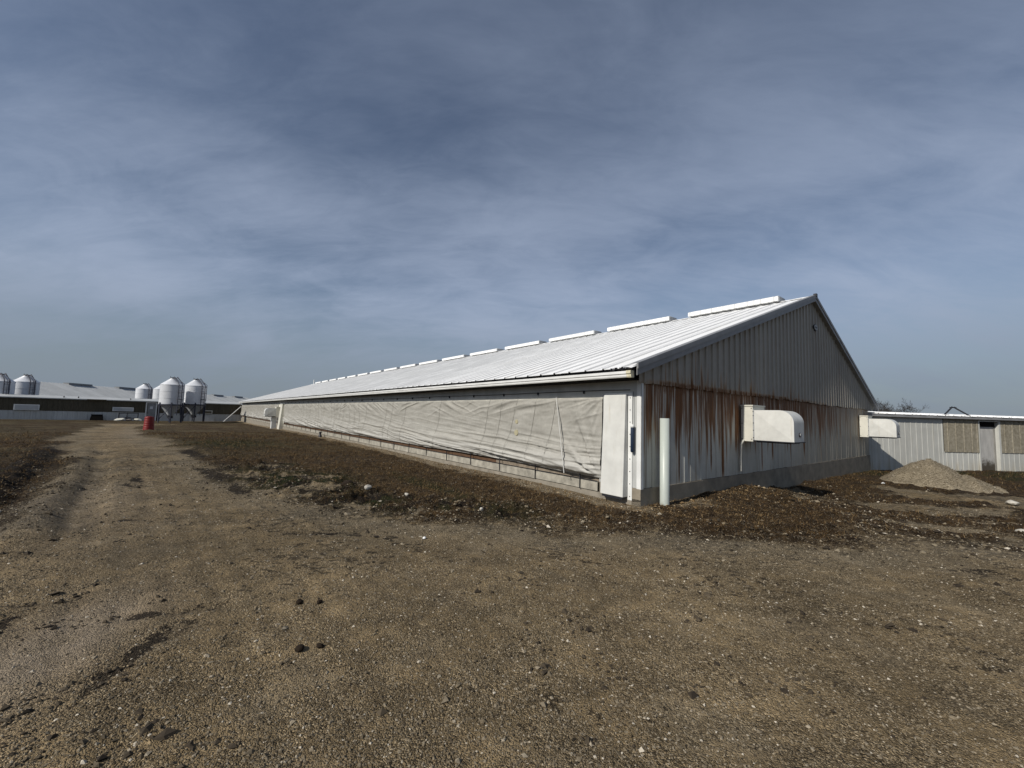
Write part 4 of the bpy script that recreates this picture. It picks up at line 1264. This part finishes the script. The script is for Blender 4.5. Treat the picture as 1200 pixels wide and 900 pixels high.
# rubble along the soil edge
x, y, r = sector(52000, 4.5, 18, .8)
mk = masks(x, y)
p = 1.0 * np.exp(-((mk[0] + .5) / .6) ** 2) * sstep(.40, .62, fbm(x * .9, y * .9, 91, 3)) + 1.3 * churn(x, y) * sstep(.42, .60, fbm(x * 1.5, y * 1.5, 92, 3))
k = (RNG.random(len(x)) < p) & free_of_buildings(x, y)
x, y, r = x[k], y[k], r[k]; mk = [a[k] for a in mk]
size = np.exp(RNG.normal(math.log(.016), .45, len(x))); size = np.minimum(size, .055)
z = ground_z(x, y, tuple(mk)) + size * .2
g = scatter_stones('edge_rubble', np.stack([x, y, z], 1), size, np.where(RNG.random(len(x)) < .55, RNG.uniform(0, .12, len(x)), np.clip(RNG.normal(.62, .2, len(x)), 0, 1)), M_PEBBLE)
tag(g, 'pale broken stones and clods along the edge of the drive', 'rubble', kind='stuff')
x, y, r = sector(70000, 2.2, 20, .7)
mk = masks(x, y)
cl = fbm(x * .9, y * .9, 131, 4, .6); cl2 = fbm(x * 4.5, y * 4.5, 132, 2)
p = sstep(.54, .66, cl) * sstep(.48, .62, cl2) * sstep(-.3, .3, mk[0]) + .5 * mk[5] * sstep(.5, .62, cl2) + .8 * mk[3] * sstep(.45, .6, cl2)
k = (RNG.random(len(x)) < .55 * p) & free_of_buildings(x, y)
x, y, r = x[k], y[k], r[k]; mk = [a[k] for a in mk]
size = np.minimum(np.exp(RNG.normal(math.log(.009), .5, len(x))) * (1 + .05 * r), .04)
z = ground_z(x, y, tuple(mk)) + size * .15
g = scatter_stones('mud_crumbs', np.stack([x, y, z], 1), size, np.clip(RNG.normal(.12, .10, len(x)), 0, 1), M_PEBBLE)
tag(g, 'dark crumbs of mud trodden over the drive', 'mud', kind='stuff')
# tan chips and dry crumbs at the foot of the gable and along the wall
x, y, r = sector(60000, 5.5, 24, .8)
u_, v_ = toUV(x, y)
p = sstep(1.8, .1, -u_) * sstep(-.5, .3, v_) * sstep(9, 3, v_) * (u_ < 0) + .8 * sstep(.9, .1, -v_) * (v_ < 0) * (u_ > 0) * sstep(26, 10, u_) + .8 * sstep(1.4, .2, np.hypot(u_, v_))
mk = masks(x, y)
k = (RNG.random(len(x)) < p * .55) & free_of_buildings(x, y)
x, y, r = x[k], y[k], r[k]; mk = [a[k] for a in mk]
size = np.minimum(np.exp(RNG.normal(math.log(.015), .45, len(x))), .045)
z = ground_z(x, y, tuple(mk)) + size * .2
def mat_chip():
    M = Mat('tan_chip'); q = M.attr('rnd')
    return M.done(M.ramp(q, [(0, (.045, .028, .014)), (.4, (.12, .078, .038)), (.75, (.23, .165, .09)), (1, (.40, .32, .21))]), .9, 0, .12)
g = scatter_stones('dry_chips', np.stack([x, y, z], 1), size, np.clip(RNG.normal(.5, .25, len(x)), 0, 1), mat_chip())
tag(g, 'tan chips and dry crumbs at the foot of the barn walls', 'chips', kind='stuff')
# pebbles on the pile
idx = RNG.integers(0, len(PX), 9000)
x = PX[idx] + RNG.uniform(-.03, .03, 9000); y = PY[idx] + RNG.uniform(-.03, .03, 9000); z = PZ[idx]
size = np.exp(RNG.normal(math.log(.009), .4, 9000))
g = scatter_stones('pile_pebbles', np.stack([x, y, z + .003], 1), size, np.clip(RNG.normal(.6, .2, 9000), 0, 1), M_PEBBLE, PILE)
tag(g, kind='stuff')

def scatter_tufts(name, x, y, z, mat, L, blades, flat, rlo, rhi):
    n = len(x); nb = n * blades
    bx = np.repeat(x, blades) + RNG.normal(0, .022, nb); by = np.repeat(y, blades) + RNG.normal(0, .022, nb); bz = np.repeat(z, blades) - .004
    ln = np.repeat(L, blades) * RNG.uniform(.5, 1.3, nb)
    a = RNG.uniform(0, 2 * np.pi, nb); el = np.clip(RNG.normal(flat, .35, nb), .05, 1.5)
    d = np.stack([np.cos(a) * np.cos(el), np.sin(a) * np.cos(el), np.sin(el)], 1)
    w = np.stack([-np.sin(a), np.cos(a), np.zeros(nb)], 1) * (.0022 + .055 * ln)[:, None]
    b0 = np.stack([bx, by, bz], 1)
    V = np.stack([b0 - w * .5, b0 + w * .5, b0 + d * ln[:, None]], 1).reshape(-1, 3)
    F = np.arange(nb * 3).reshape(-1, 3)
    rn = np.repeat(np.clip(RNG.uniform(rlo, rhi, nb), 0, 1), 3)
    me = np_mesh(name, V, F, mat, False, {'rnd': rn})
    return link_mesh(name, me)
# dead grass / straw mulch on the soil
x, y, r = sector(95000, 5.0, 34, .35)
mk = masks(x, y)
p = sstep(.0, -.5, mk[0]) * (1 - mk[1] * .7) * (.25 + 1.1 * fbm(x * .8, y * .8, 95, 3)) + .10 * mk[1]
k = (RNG.random(len(x)) < p) & free_of_buildings(x, y) & (np.hypot(x - 14.4, y - 14.2) > 2.0)
x, y, r = x[k], y[k], r[k]; mk = [a[k] for a in mk]
z = ground_z(x, y, tuple(mk))
g = scatter_tufts('dead_grass', x, y, z, M_STRAW, .035 + .0035 * r, 8, .35, 0, 1)
tag(g, 'short dead brown grass and straw on the soil beside the barn', 'grass', kind='stuff')
x, y, r = sector(7000, 5.5, 30, .6)
mk = masks(x, y)
k = (RNG.random(len(x)) < sstep(.0, -.6, mk[0]) * sstep(.5, .68, fbm(x * .7, y * .7, 141, 3))) & free_of_buildings(x, y) & (np.hypot(x - 14.4, y - 14.2) > 2.0)
x, y, r = x[k], y[k], r[k]; mk = [a[k] for a in mk]
g = scatter_tufts('dry_stalks', x, y, ground_z(x, y, tuple(mk)), M_STRAW, np.full(len(x), .10), 6, .75, .35, 1)
tag(g, 'thin taller dry weed stalks on the brown verge', 'weeds', kind='stuff')
x, y, r = sector(60000, 6.0, 42, .4)
mk = masks(x, y)
p = mk[2] * sstep(.1, -.5, mk[0]) * (.3 + fbm(x, y, 96, 3))
k = (RNG.random(len(x)) < p) & free_of_buildings(x, y)
x, y, r = x[k], y[k], r[k]; mk = [a[k] for a in mk]
z = ground_z(x, y, tuple(mk))
g = scatter_tufts('green_grass', x, y, z, M_GREEN, .03 + .003 * r, 7, .75, 0, 1)
tag(g, 'patches of short dull green grass at the drive edges', 'grass', kind='stuff')

# ---------------------------------------------------------------- single rocks and clods
def rock_mesh(seed, flat=.65):
    import bmesh
    bm = bmesh.new(); bmesh.ops.create_icosphere(bm, subdivisions=2, radius=1)
    rs = random.Random(seed)
    dirs = [Vector((rs.uniform(-1, 1), rs.uniform(-1, 1), rs.uniform(-1, 1))).normalized() for _ in range(9)]
    for v in bm.verts:
        c = v.co.copy()
        for d in dirs:
            t = c.dot(d)
            if t > .72: c -= d * (t - .72) * .9
        c *= 1 + rs.uniform(-.05, .05)
        v.co = Vector((c.x, c.y * .85, c.z * flat))
    me = bpy.data.meshes.new('rock'); bm.to_mesh(me); bm.free()
    return me
def rock(x, y, s, label, mat, name='rock', cat='rock', group=None, seed=0, flat=.65, sink=.25):
    me = rock_mesh(seed, flat); me.materials.append(mat)
    o = link_mesh(name, me); o.scale = (s, s, s); o.location = (x, y, gz(x, y) + s * flat * (1 - sink) * .9)
    o.rotation_euler = (random.uniform(-.2, .2), random.uniform(-.2, .2), random.uniform(0, 6))
    tag(o, label, cat, group)
    return o
RG = 'pale stones lying about'
rock(-2.83, 8.35, .085, 'largest pale grey stone among the rubble left of the barn corner', M_ROCK, group=RG, seed=1)
rock(-1.96, 8.0, .05, 'flat whitish stone on the rubble strip right of the largest grey stone', M_ROCK, group=RG, seed=2, flat=.5)
rock(-1.08, 5.47, .028, 'small white stone on the gravel below the rubble strip', M_WTRIM, group=RG, seed=3)
rock(8.75, 7.15, .085, 'slanting white stone on dark soil near the right edge', M_ROCK, group=RG, seed=4, flat=.45)
rock(12.9, 10.7, .16, 'wide pale stone right of the gravel heap', M_ROCK, group=RG, seed=5, flat=.5)
rock(12.35, 13.75, .06, 'small white stone at the left foot of the gravel heap', M_WTRIM, group=RG, seed=6)
rock(5.75, 10.6, .10, 'flat tan stone on the soil below the near exhaust hood', simple('tan_stone', (.27, .19, .10), .9, .2, 9), group=RG, seed=7, flat=.35)
rock(-.45, 6.95, .04, 'small pale stone on brown soil before the curtain', M_ROCK, group=RG, seed=8, flat=1.1)
CG = 'dark clods of mud on the gravel drive'
for i, (cx_, cy_, s_, lb) in enumerate([(-1.76, 3.63, .035, 'left one of the upper pair of dark clods on the gravel'), (-1.58, 3.62, .030, 'right one of the upper pair of dark clods on the gravel'),
                                         (-1.40, 2.93, .040, 'larger left one of the lower pair of dark clods on the gravel'), (-1.27, 2.96, .030, 'smaller right one of the lower pair of dark clods on the gravel')]):
    rock(cx_, cy_, s_, lb, M_MUD, 'mud_clod', 'mud clod', CG, 20 + i, .6)
rock(-3.46, 8.9, .15, 'large dark clod of earth left of the pale grey stone', M_MUD, 'mud_clod', 'mud clod', None, 31, .55)

# small black stub at the foot of the curtain
x_, y_ = fromUV(22.3, -.28)
e = empty('black_stub', (x_, y_, gz(x_, y_))); tag(e, 'small black pipe stub in the sandy strip under the long curtain', 'pipe stub')
MB().lathe([(.10, -.1), (.10, .10), (.06, .13), (.06, .30), (.045, .30), (.045, .1)], 14).build('stub_body', M_BLACK, e)
MB().lathe([(.075, .24), (.08, .25), (.08, .31), (.06, .325), (0, .33)], 14).build('stub_cap', M_BLACK, e)

# ================================================================== far corridor at the end of the barn
far = empty('link_corridor', fromUV(72.0, 0) + (0,), YAW)
tag(far, 'long low far corridor, brown above and white ribbed below, behind the feed bins', 'corridor')
def build_far():
    a, b = -46.0, -.02
    zb, zs, ze = -.60, .60, 2.12
    MB().box(a, b, .0, .12, -1.4, ze).build('frame_wall', M_DARK, far)
    MB().box(a, b, 2.7, 2.8, -1.4, ze).build('back_wall', M_FARW, far)
    # individual ribbed sheets, 0.9 m wide, lower white and upper brown
    lo = sheet_mesh('lower_sheet', .895, zs - zb, M_FARW, .45, .03, .01, .01)
    hi = sheet_mesh('upper_sheet', .895, ze - zs + .02, M_BROWNW, .45, .03, .01, .01)
    x = b - .9; i = 0
    while x > a:
        if not (-11.2 < x + .45 < -10.1):
            o = link_mesh('lower_sheet', lo, None, far); o.matrix_local = frame((1, 0, 0), (0, 0, 1), (0, -1, 0), (x, -.03 - .003 * (i % 2), zb))
            o = link_mesh('upper_sheet', hi, None, far); o.matrix_local = frame((1, 0, 0), (0, 0, 1), (0, -1, 0), (x, -.06 - .003 * (i % 2), zs - .02))
        x -= .9; i += 1
    # roof
    RZ, hw = .36, 1.6
    for sgn in (0, 1):
        mb = MB()
        y0 = -.30 if sgn == 0 else 3.1
        ym = 1.4
        mb.hexa([(a, y0, ze + .04), (b - .1, y0, ze + .04), (b - .1, ym, ze + RZ), (a, ym, ze + RZ), (a, y0, ze + .09), (b - .1, y0, ze + .09), (b - .1, ym, ze + RZ + .05), (a, ym, ze + RZ + .05)])
        mb.build('roof_slope', M_FARROOF, far)
    MB().box(a, b - .1, -.27, -.20, ze - .03, ze + .035).build('fascia', M_FARW, far)
    # inlet panels
    for (x0, x1, z0, z1) in ((-23.2, -21.1, .62, 1.32), (-14.55, -12.45, .72, 1.26), (-4.8, -3.7, .62, 1.10)):
        e_ = MB().box(x0, x1, -.26, -.10, z0, z1).build('inlet_panel', M_WTRIM if x0 < -10 else M_CREAM, far)
        MB().box(x0 + .1, x1 - .1, -.28, -.262, z0 + .08, z1 - .08).build('panel_face', M_BINH if x0 < -10 else M_BROWNW, e_)
    MB().box(-6.4, -3.4, -.20, -.10, -.55, .42).build('white_sheet', M_FARW, far)
    # door
    f_ = MB().box(-11.25, -11.12, -.14, -.0, zb, 2.05).box(-10.18, -10.05, -.14, .0, zb, 2.05).box(-11.12, -10.18, -.14, .0, 1.95, 2.05).build('door_frame', M_WTRIM, far)
    d_ = MB().box(-11.11, -10.19, -.07, -.02, zb + .05, 1.94).build('door', M_RAKE, far)
    MB().box(-10.80, -10.48, -.085, -.072, 1.12, 1.48).build('door_window', M_BIN, d_)
    MB().tube([(-11.02, -.07, .5), (-11.02, -.13, .5), (-11.0, -.13, .58)], .025, 6).build('handle', M_BLACK, d_)
    # small roof vents seen as dots along the eave
    for x in (-19.2, -17.9, -12.9):
        MB().tube([(x, .3, ze + .12), (x, .3, ze + .38)], .06, 8).build('roof_stub', M_BLACK, far)
    MB().box(-17.0, -15.2, -.45, -.25, ze - .02, ze + .10).build('eave_cover', M_BROWNW, far)
build_far()
def at_far(v, out):
    return fromUV(72.0 - out, v)
# black crate, rack, pale bags
x_, y_ = at_far(-15.9, .7); z0 = gz(x_, y_)
e = empty('black_box', (x_, y_, z0), YAW); tag(e, 'black tapered box against the white far corridor wall', 'box')
MB().hexa([(-.62, -.35, -.05), (.62, -.35, -.05), (.62, .35, -.05), (-.62, .35, -.05), (-.5, -.25, .72), (.5, -.25, .72), (.5, .25, .72), (-.5, .25, .72)]).build('box_body', M_DARK, e)
MB().box(-.54, .54, -.28, .28, .72, .78).build('lid', M_BLACK, e)
x_, y_ = at_far(-12.8, .9); z0 = gz(x_, y_)
e = empty('metal_rack', (x_, y_, z0), YAW); tag(e, 'dark tubular metal rack before the far corridor, left of the door', 'rack')
for xx in (-1.0, -.2, .9):
    MB().tube([(xx, 0, 0), (xx, 0, 1.05)], .05, 6).build('upright', M_BLACK, e)
for zz in (.35, .98):
    MB().tube([(-1.02, 0, zz), (.92, 0, zz)], .045, 6).build('rail', M_BLACK, e)
MB().tube([(-1.0, 0, .1), (-.2, .5, .5), (.9, 0, .15)], .04, 6).build('brace', M_BLACK, e)
RB = 'pale heaps by the far rack'
x_, y_ = at_far(-13.6, 2.2); rock(x_, y_, .62, 'pale slab lying left of the far metal rack', M_CREAM, 'stone_slab', 'slab', None, 51, .38)
x_, y_ = at_far(-11.8, 1.6); rock(x_, y_, .50, 'pale slab lying right of the far metal rack', M_CREAM, 'stone_slab', 'slab', None, 52, .38)
x_, y_ = at_far(-12.7, 1.9); rock(x_, y_, .34, 'low reddish-grey stone between the two pale slabs', simple('dull_stone', (.20, .17, .15), .9, .2, 5), 'stone_slab', 'slab', None, 53, .4)

# leaning white pole at the barn's far end
e = empty('leaning_pole', fromUV(70.2, -2.0) + (-.5,), YAW); tag(e, 'thin white pole leaning against the far end of the barn', 'pole')
MB().tube([(-.35, 0, 0), (1.75, .3, 2.35)], .05, 8).build('pole_tube', M_WTRIM, e)
MB().box(-.48, -.22, -.12, .12, -.02, .06).build('pole_foot', M_GREY, e)

# ================================================================== feed bins
def feed_bin(label, lad=0.0):
    e = empty('feed_bin'); tag(e, label, 'feed bin', 'white steel feed bins')
    R_ = 1.25; z0, z1, z2 = 2.02, 4.55, 5.42
    rings = 3
    hh = (z1 - z0) / rings
    mb = MB()
    for i in range(rings):
        mb.lathe([(R_, z0 + i * hh), (R_, z0 + (i + 1) * hh)], 40)
    for i in range(1, rings):
        mb.lathe([(R_ - .004, z0 + i * hh - .035), (R_ + .022, z0 + i * hh - .030), (R_ + .022, z0 + i * hh + .020), (R_ - .004, z0 + i * hh + .025)], 40, smooth=False)
    mb.build('shell', M_BIN, e)
    rf = MB().lathe([(R_ + .03, z1 - .03), (R_ + .03, z1 + .01), (R_ - .02, z1 + .04), (.30, z2 - .06), (.30, z2)], 40).build('roof_cone', M_BIN, e)
    MB().lathe([(.33, z2 - .02), (.33, z2 + .06), (.10, z2 + .11), (0, z2 + .11)], 20).build('lid', M_BLACK, rf)
    MB().tube([(-.25, 0, z2 + .06), (-.42, 0, z2 + .22)], .03, 6).build('lid_lever', M_BLACK, rf)
    MB().lathe([(R_, z0 + .02), (R_ - .03, z0 - .02), (.32, .78), (.30, .55), (.0, .55)], 32).build('hopper', M_BINH, e)
    MB().lathe([(R_ + .035, z0 - .10), (R_ + .035, z0 + .06)], 40).build('ring_beam', M_BINL, e)
    MB().box(-.22, .22, -.22, .22, .28, .56).build('boot', M_BLACK, e)
    n = 6
    for k in range(n):
        a = 2 * math.pi * (k + .5) / n + lad
        c, s_ = math.cos(a), math.sin(a)
        MB().tube([(c * (R_ + .05), s_ * (R_ + .05), -.25), (c * (R_ + .05), s_ * (R_ + .05), z0 + .25)], .07, 6).build('leg', M_BINL, e)
        a2 = 2 * math.pi * (k + 1.5) / n + lad
        if k % 2 == 0:
            MB().tube([(c * R_, s_ * R_, .15), (math.cos(a2) * R_, math.sin(a2) * R_, z0 - .15)], .035, 5).tube([(c * R_, s_ * R_, z0 - .15), (math.cos(a2) * R_, math.sin(a2) * R_, .15)], .035, 5).build('cross_brace', M_BINL, e)
    # dark ports in the shade of the hopper
    c, s_ = math.cos(lad - 1.0), math.sin(lad - 1.0)
    # ladder: up the shell, then along the roof cone
    ld = empty_part = None
    t = Vector((-math.sin(lad), math.cos(lad), 0)); o_ = Vector((math.cos(lad), math.sin(lad), 0))
    mb = MB()
    for sg in (-.21, .21):
        pts = [o_ * (R_ + .22) + t * sg + Vector((0, 0, .7)), o_ * (R_ + .22) + t * sg + Vector((0, 0, z1 + .05)), o_ * (R_ + .05) + t * sg + Vector((0, 0, z1 + .32)), o_ * .42 + t * sg + Vector((0, 0, z2 + .16))]
        mb.tube([tuple(p) for p in pts], .05, 6)
    lad_o = mb.build('ladder', M_BINL, e)
    rm = None
    zz = .95
    while zz < z1:
        p0 = o_ * (R_ + .22) + t * -.21; p1 = o_ * (R_ + .22) + t * .21
        MB().tube([(p0.x, p0.y, zz), (p1.x, p1.y, zz)], .018, 5).build('rung', M_BINL, lad_o)
        zz += .36
    # safety cage hoops
    mb = MB()
    for zz in (2.7, 3.6, 4.4):
        pts = []
        for k in range(9):
            a = -math.pi / 2 + math.pi * k / 8
            pts.append(tuple(o_ * (R_ + .22 + .48 * math.cos(a)) + t * (.30 * math.sin(a)) + Vector((0, 0, zz))))
        mb.tube(pts, .03, 5)
    for k in (3, 5):
        a = -math.pi / 2 + math.pi * k / 8
        p = o_ * (R_ + .22 + .48 * math.cos(a)) + t * (.30 * math.sin(a))
        q = o_ * .45 + t * (.30 * math.sin(a))
        mb.tube([(p.x, p.y, 2.5), (p.x, p.y, z1 + .12), (q.x, q.y, z2 + .10)], .035, 5)
    mb.build('ladder_cage', M_BINL, e)
    return e
BINS = [(-43.65, 52.8, 'left one of the two near feed bins, with its hopper and legs in view', 5.30),
        (-43.05, 55.9, 'right one of the two near feed bins, nearest the long barn', 5.40),
        (-67.2, 75.2, 'small-looking feed bin left of the near pair, seen over the corridor roof', 5.58),
        (-64.3, 75.5, 'feed bin half hidden behind the left one of the near pair', 5.58),
        (-64.3, 54.3, 'feed bin with a black roof ladder near the left picture edge', 5.22),
        (-63.5, 50.9, 'feed bin cut off by the left picture edge', 5.05)]
LAD = math.radians(-18)
b0 = feed_bin(BINS[0][2], LAD)
for i, (x, y, lb, zt) in enumerate(BINS):
    o = b0 if i == 0 else copy_tree(b0)
    o['label'] = lb
    base = zt - 5.53
    o.location = (x, y, base)
    o.rotation_euler = (0, 0, 0)

# ================================================================== barn behind, seen over the corridor
def back_barn():
    p0 = np.array([-74.2, 51.2]); p1 = np.array([-84.4, 131.0])
    d = p1 - p0; L = float(np.hypot(*d)); ang = math.atan2(d[1], d[0]) - math.pi / 2
    e = empty('far_barn', (p0[0], p0[1], -.7), ang)
    tag(e, 'distant white-roofed barn rising behind the far corridor and feed bins', 'barn')
    ez, rz, hw = 2.7, 5.62, 7.2
    MB().prism([(-hw + .3, -.5), (hw - .3, -.5), (hw - .3, ez), (0, rz - .25), (-hw + .3, ez)], 'y', .2, L - .2).build('walls', M_FARW, e)
    for sg in (-1, 1):
        sh = math.hypot(hw + .2, rz - ez + .05)
        x0 = sg * (hw + .2)
        p = Vector((x0, 0, ez - .05)); q = Vector((0, 0, rz)); ey = (q - p).normalized()
        ex = Vector((0, -1, 0)) if sg < 0 else Vector((0, 1, 0))
        ezv = ex.cross(ey)
        if ezv.z < 0: ex = -ex; ezv = ex.cross(ey)
        me = sheet_mesh('roof_sheet', 1.795, (q - p).length, M_FARROOF, .6, .04, .01, .01)
        u = 0; k = 0
        while u < L - .5:
            o = link_mesh('roof_sheet', me, None, e)
            o.matrix_local = frame(ex, ey, ezv, (x0, u + (1.8 if ex.y < 0 else 0), ez - .05 + .004 * (k % 2))); u += 1.8; k += 1
    vm = MB().prism([(-.45, -.12), (-.45, .20), (.45, .20), (.45, -.12)], 'y', 0, 4.6).mesh('ridge_vent'); vm.materials.append(M_RAKE)
    u = 19.5
    while u < L - 5:
        o = link_mesh('ridge_vent', vm, None, e); o.location = (0, u, rz); u += 10.6
back_barn()

# ================================================================== red drum
x_, y_ = -26.0, 29.7
z0 = gz(x_, y_)
e = empty('red_drum', (x_, y_, z0)); tag(e, 'red ribbed plastic drum standing beside the far drive', 'drum')
pr = [(.0, 0), (.29, 0)]
R0, R1, hD = .31, .265, .98
for k in range(6):
    za = hD * k / 6; ra = R0 + (R1 - R0) * k / 6
    pr += [(ra, za + .02), (ra, za + .125), (ra - .012, za + .14), (ra - .012, za + .15)]
pr += [(R1, hD - .01), (R1 - .02, hD), (0, hD)]
MB().lathe(pr, 28).build('drum_body', M_RED, e)
MB().lathe([(.20, hD), (.22, hD + .02), (.14, hD + .035), (0, hD + .035)], 20).build('drum_lid', M_RED, e)

# ================================================================== bare trees beyond the corridor
def bare_tree(x, y, h, seed, label):
    rs = random.Random(seed)
    e = empty('bare_tree', (x, y, -1.0)); tag(e, label, 'tree', 'bare trees beyond the corridor roof')
    tr = MB(); cr_ = MB()
    def grow(p, d, L, r, lev):
        n = 4 if lev < 2 else 3
        pts = [p.copy()]; rad = [r]
        q = p.copy(); dd = d.copy()
        for k in range(n):
            dd = (dd + Vector((rs.uniform(-.22, .22), rs.uniform(-.22, .22), rs.uniform(-.05, .16)))).normalized()
            q = q + dd * (L / n); pts.append(q.copy()); rad.append(r * (1 - .45 * (k + 1) / n))
        (tr if lev == 0 else cr_).tube([tuple(a) for a in pts], rad, 6 if lev == 0 else 3, caps=False)
        if lev >= 5: return
        nb = (6, 4, 4, 3, 3)[lev]
        for k in range(nb):
            t = rs.uniform(.35, 1.0) if k else 1.0
            j = min(n, max(1, int(round(t * n))))
            a = rs.uniform(0, 6.28); tilt = rs.uniform(.35, .95)
            base = (pts[j] - pts[j - 1]).normalized()
            o1 = base.orthogonal().normalized(); o2 = base.cross(o1)
            nd = (base * math.cos(tilt) + (o1 * math.cos(a) + o2 * math.sin(a)) * math.sin(tilt)).normalized()
            grow(pts[j], nd, L * rs.uniform(.5, .72), max(.02, rad[j] * .6), lev + 1)
    grow(Vector((0, 0, 0)), Vector((0, 0, 1)), h * .42, h * .022, 0)
    tr.build('trunk', M_BARK, e); cr_.build('crown', M_BARK, e)
for (px, Y, h, sd_, lb) in ((1031, 112, 10.8, 1, 'bare tree just right of the barn roof edge, over the corridor'), (1039, 118, 11.6, 2, 'widest bare tree above the corridor roof'),
                            (1049, 125, 10.6, 3, 'low bare tree between the widest and the rightmost one'), (1060, 120, 11.2, 4, 'rightmost bare tree above the corridor roof')):
    bare_tree((px - 600) / FPX * Y * 1.0, Y, h, sd_, lb)
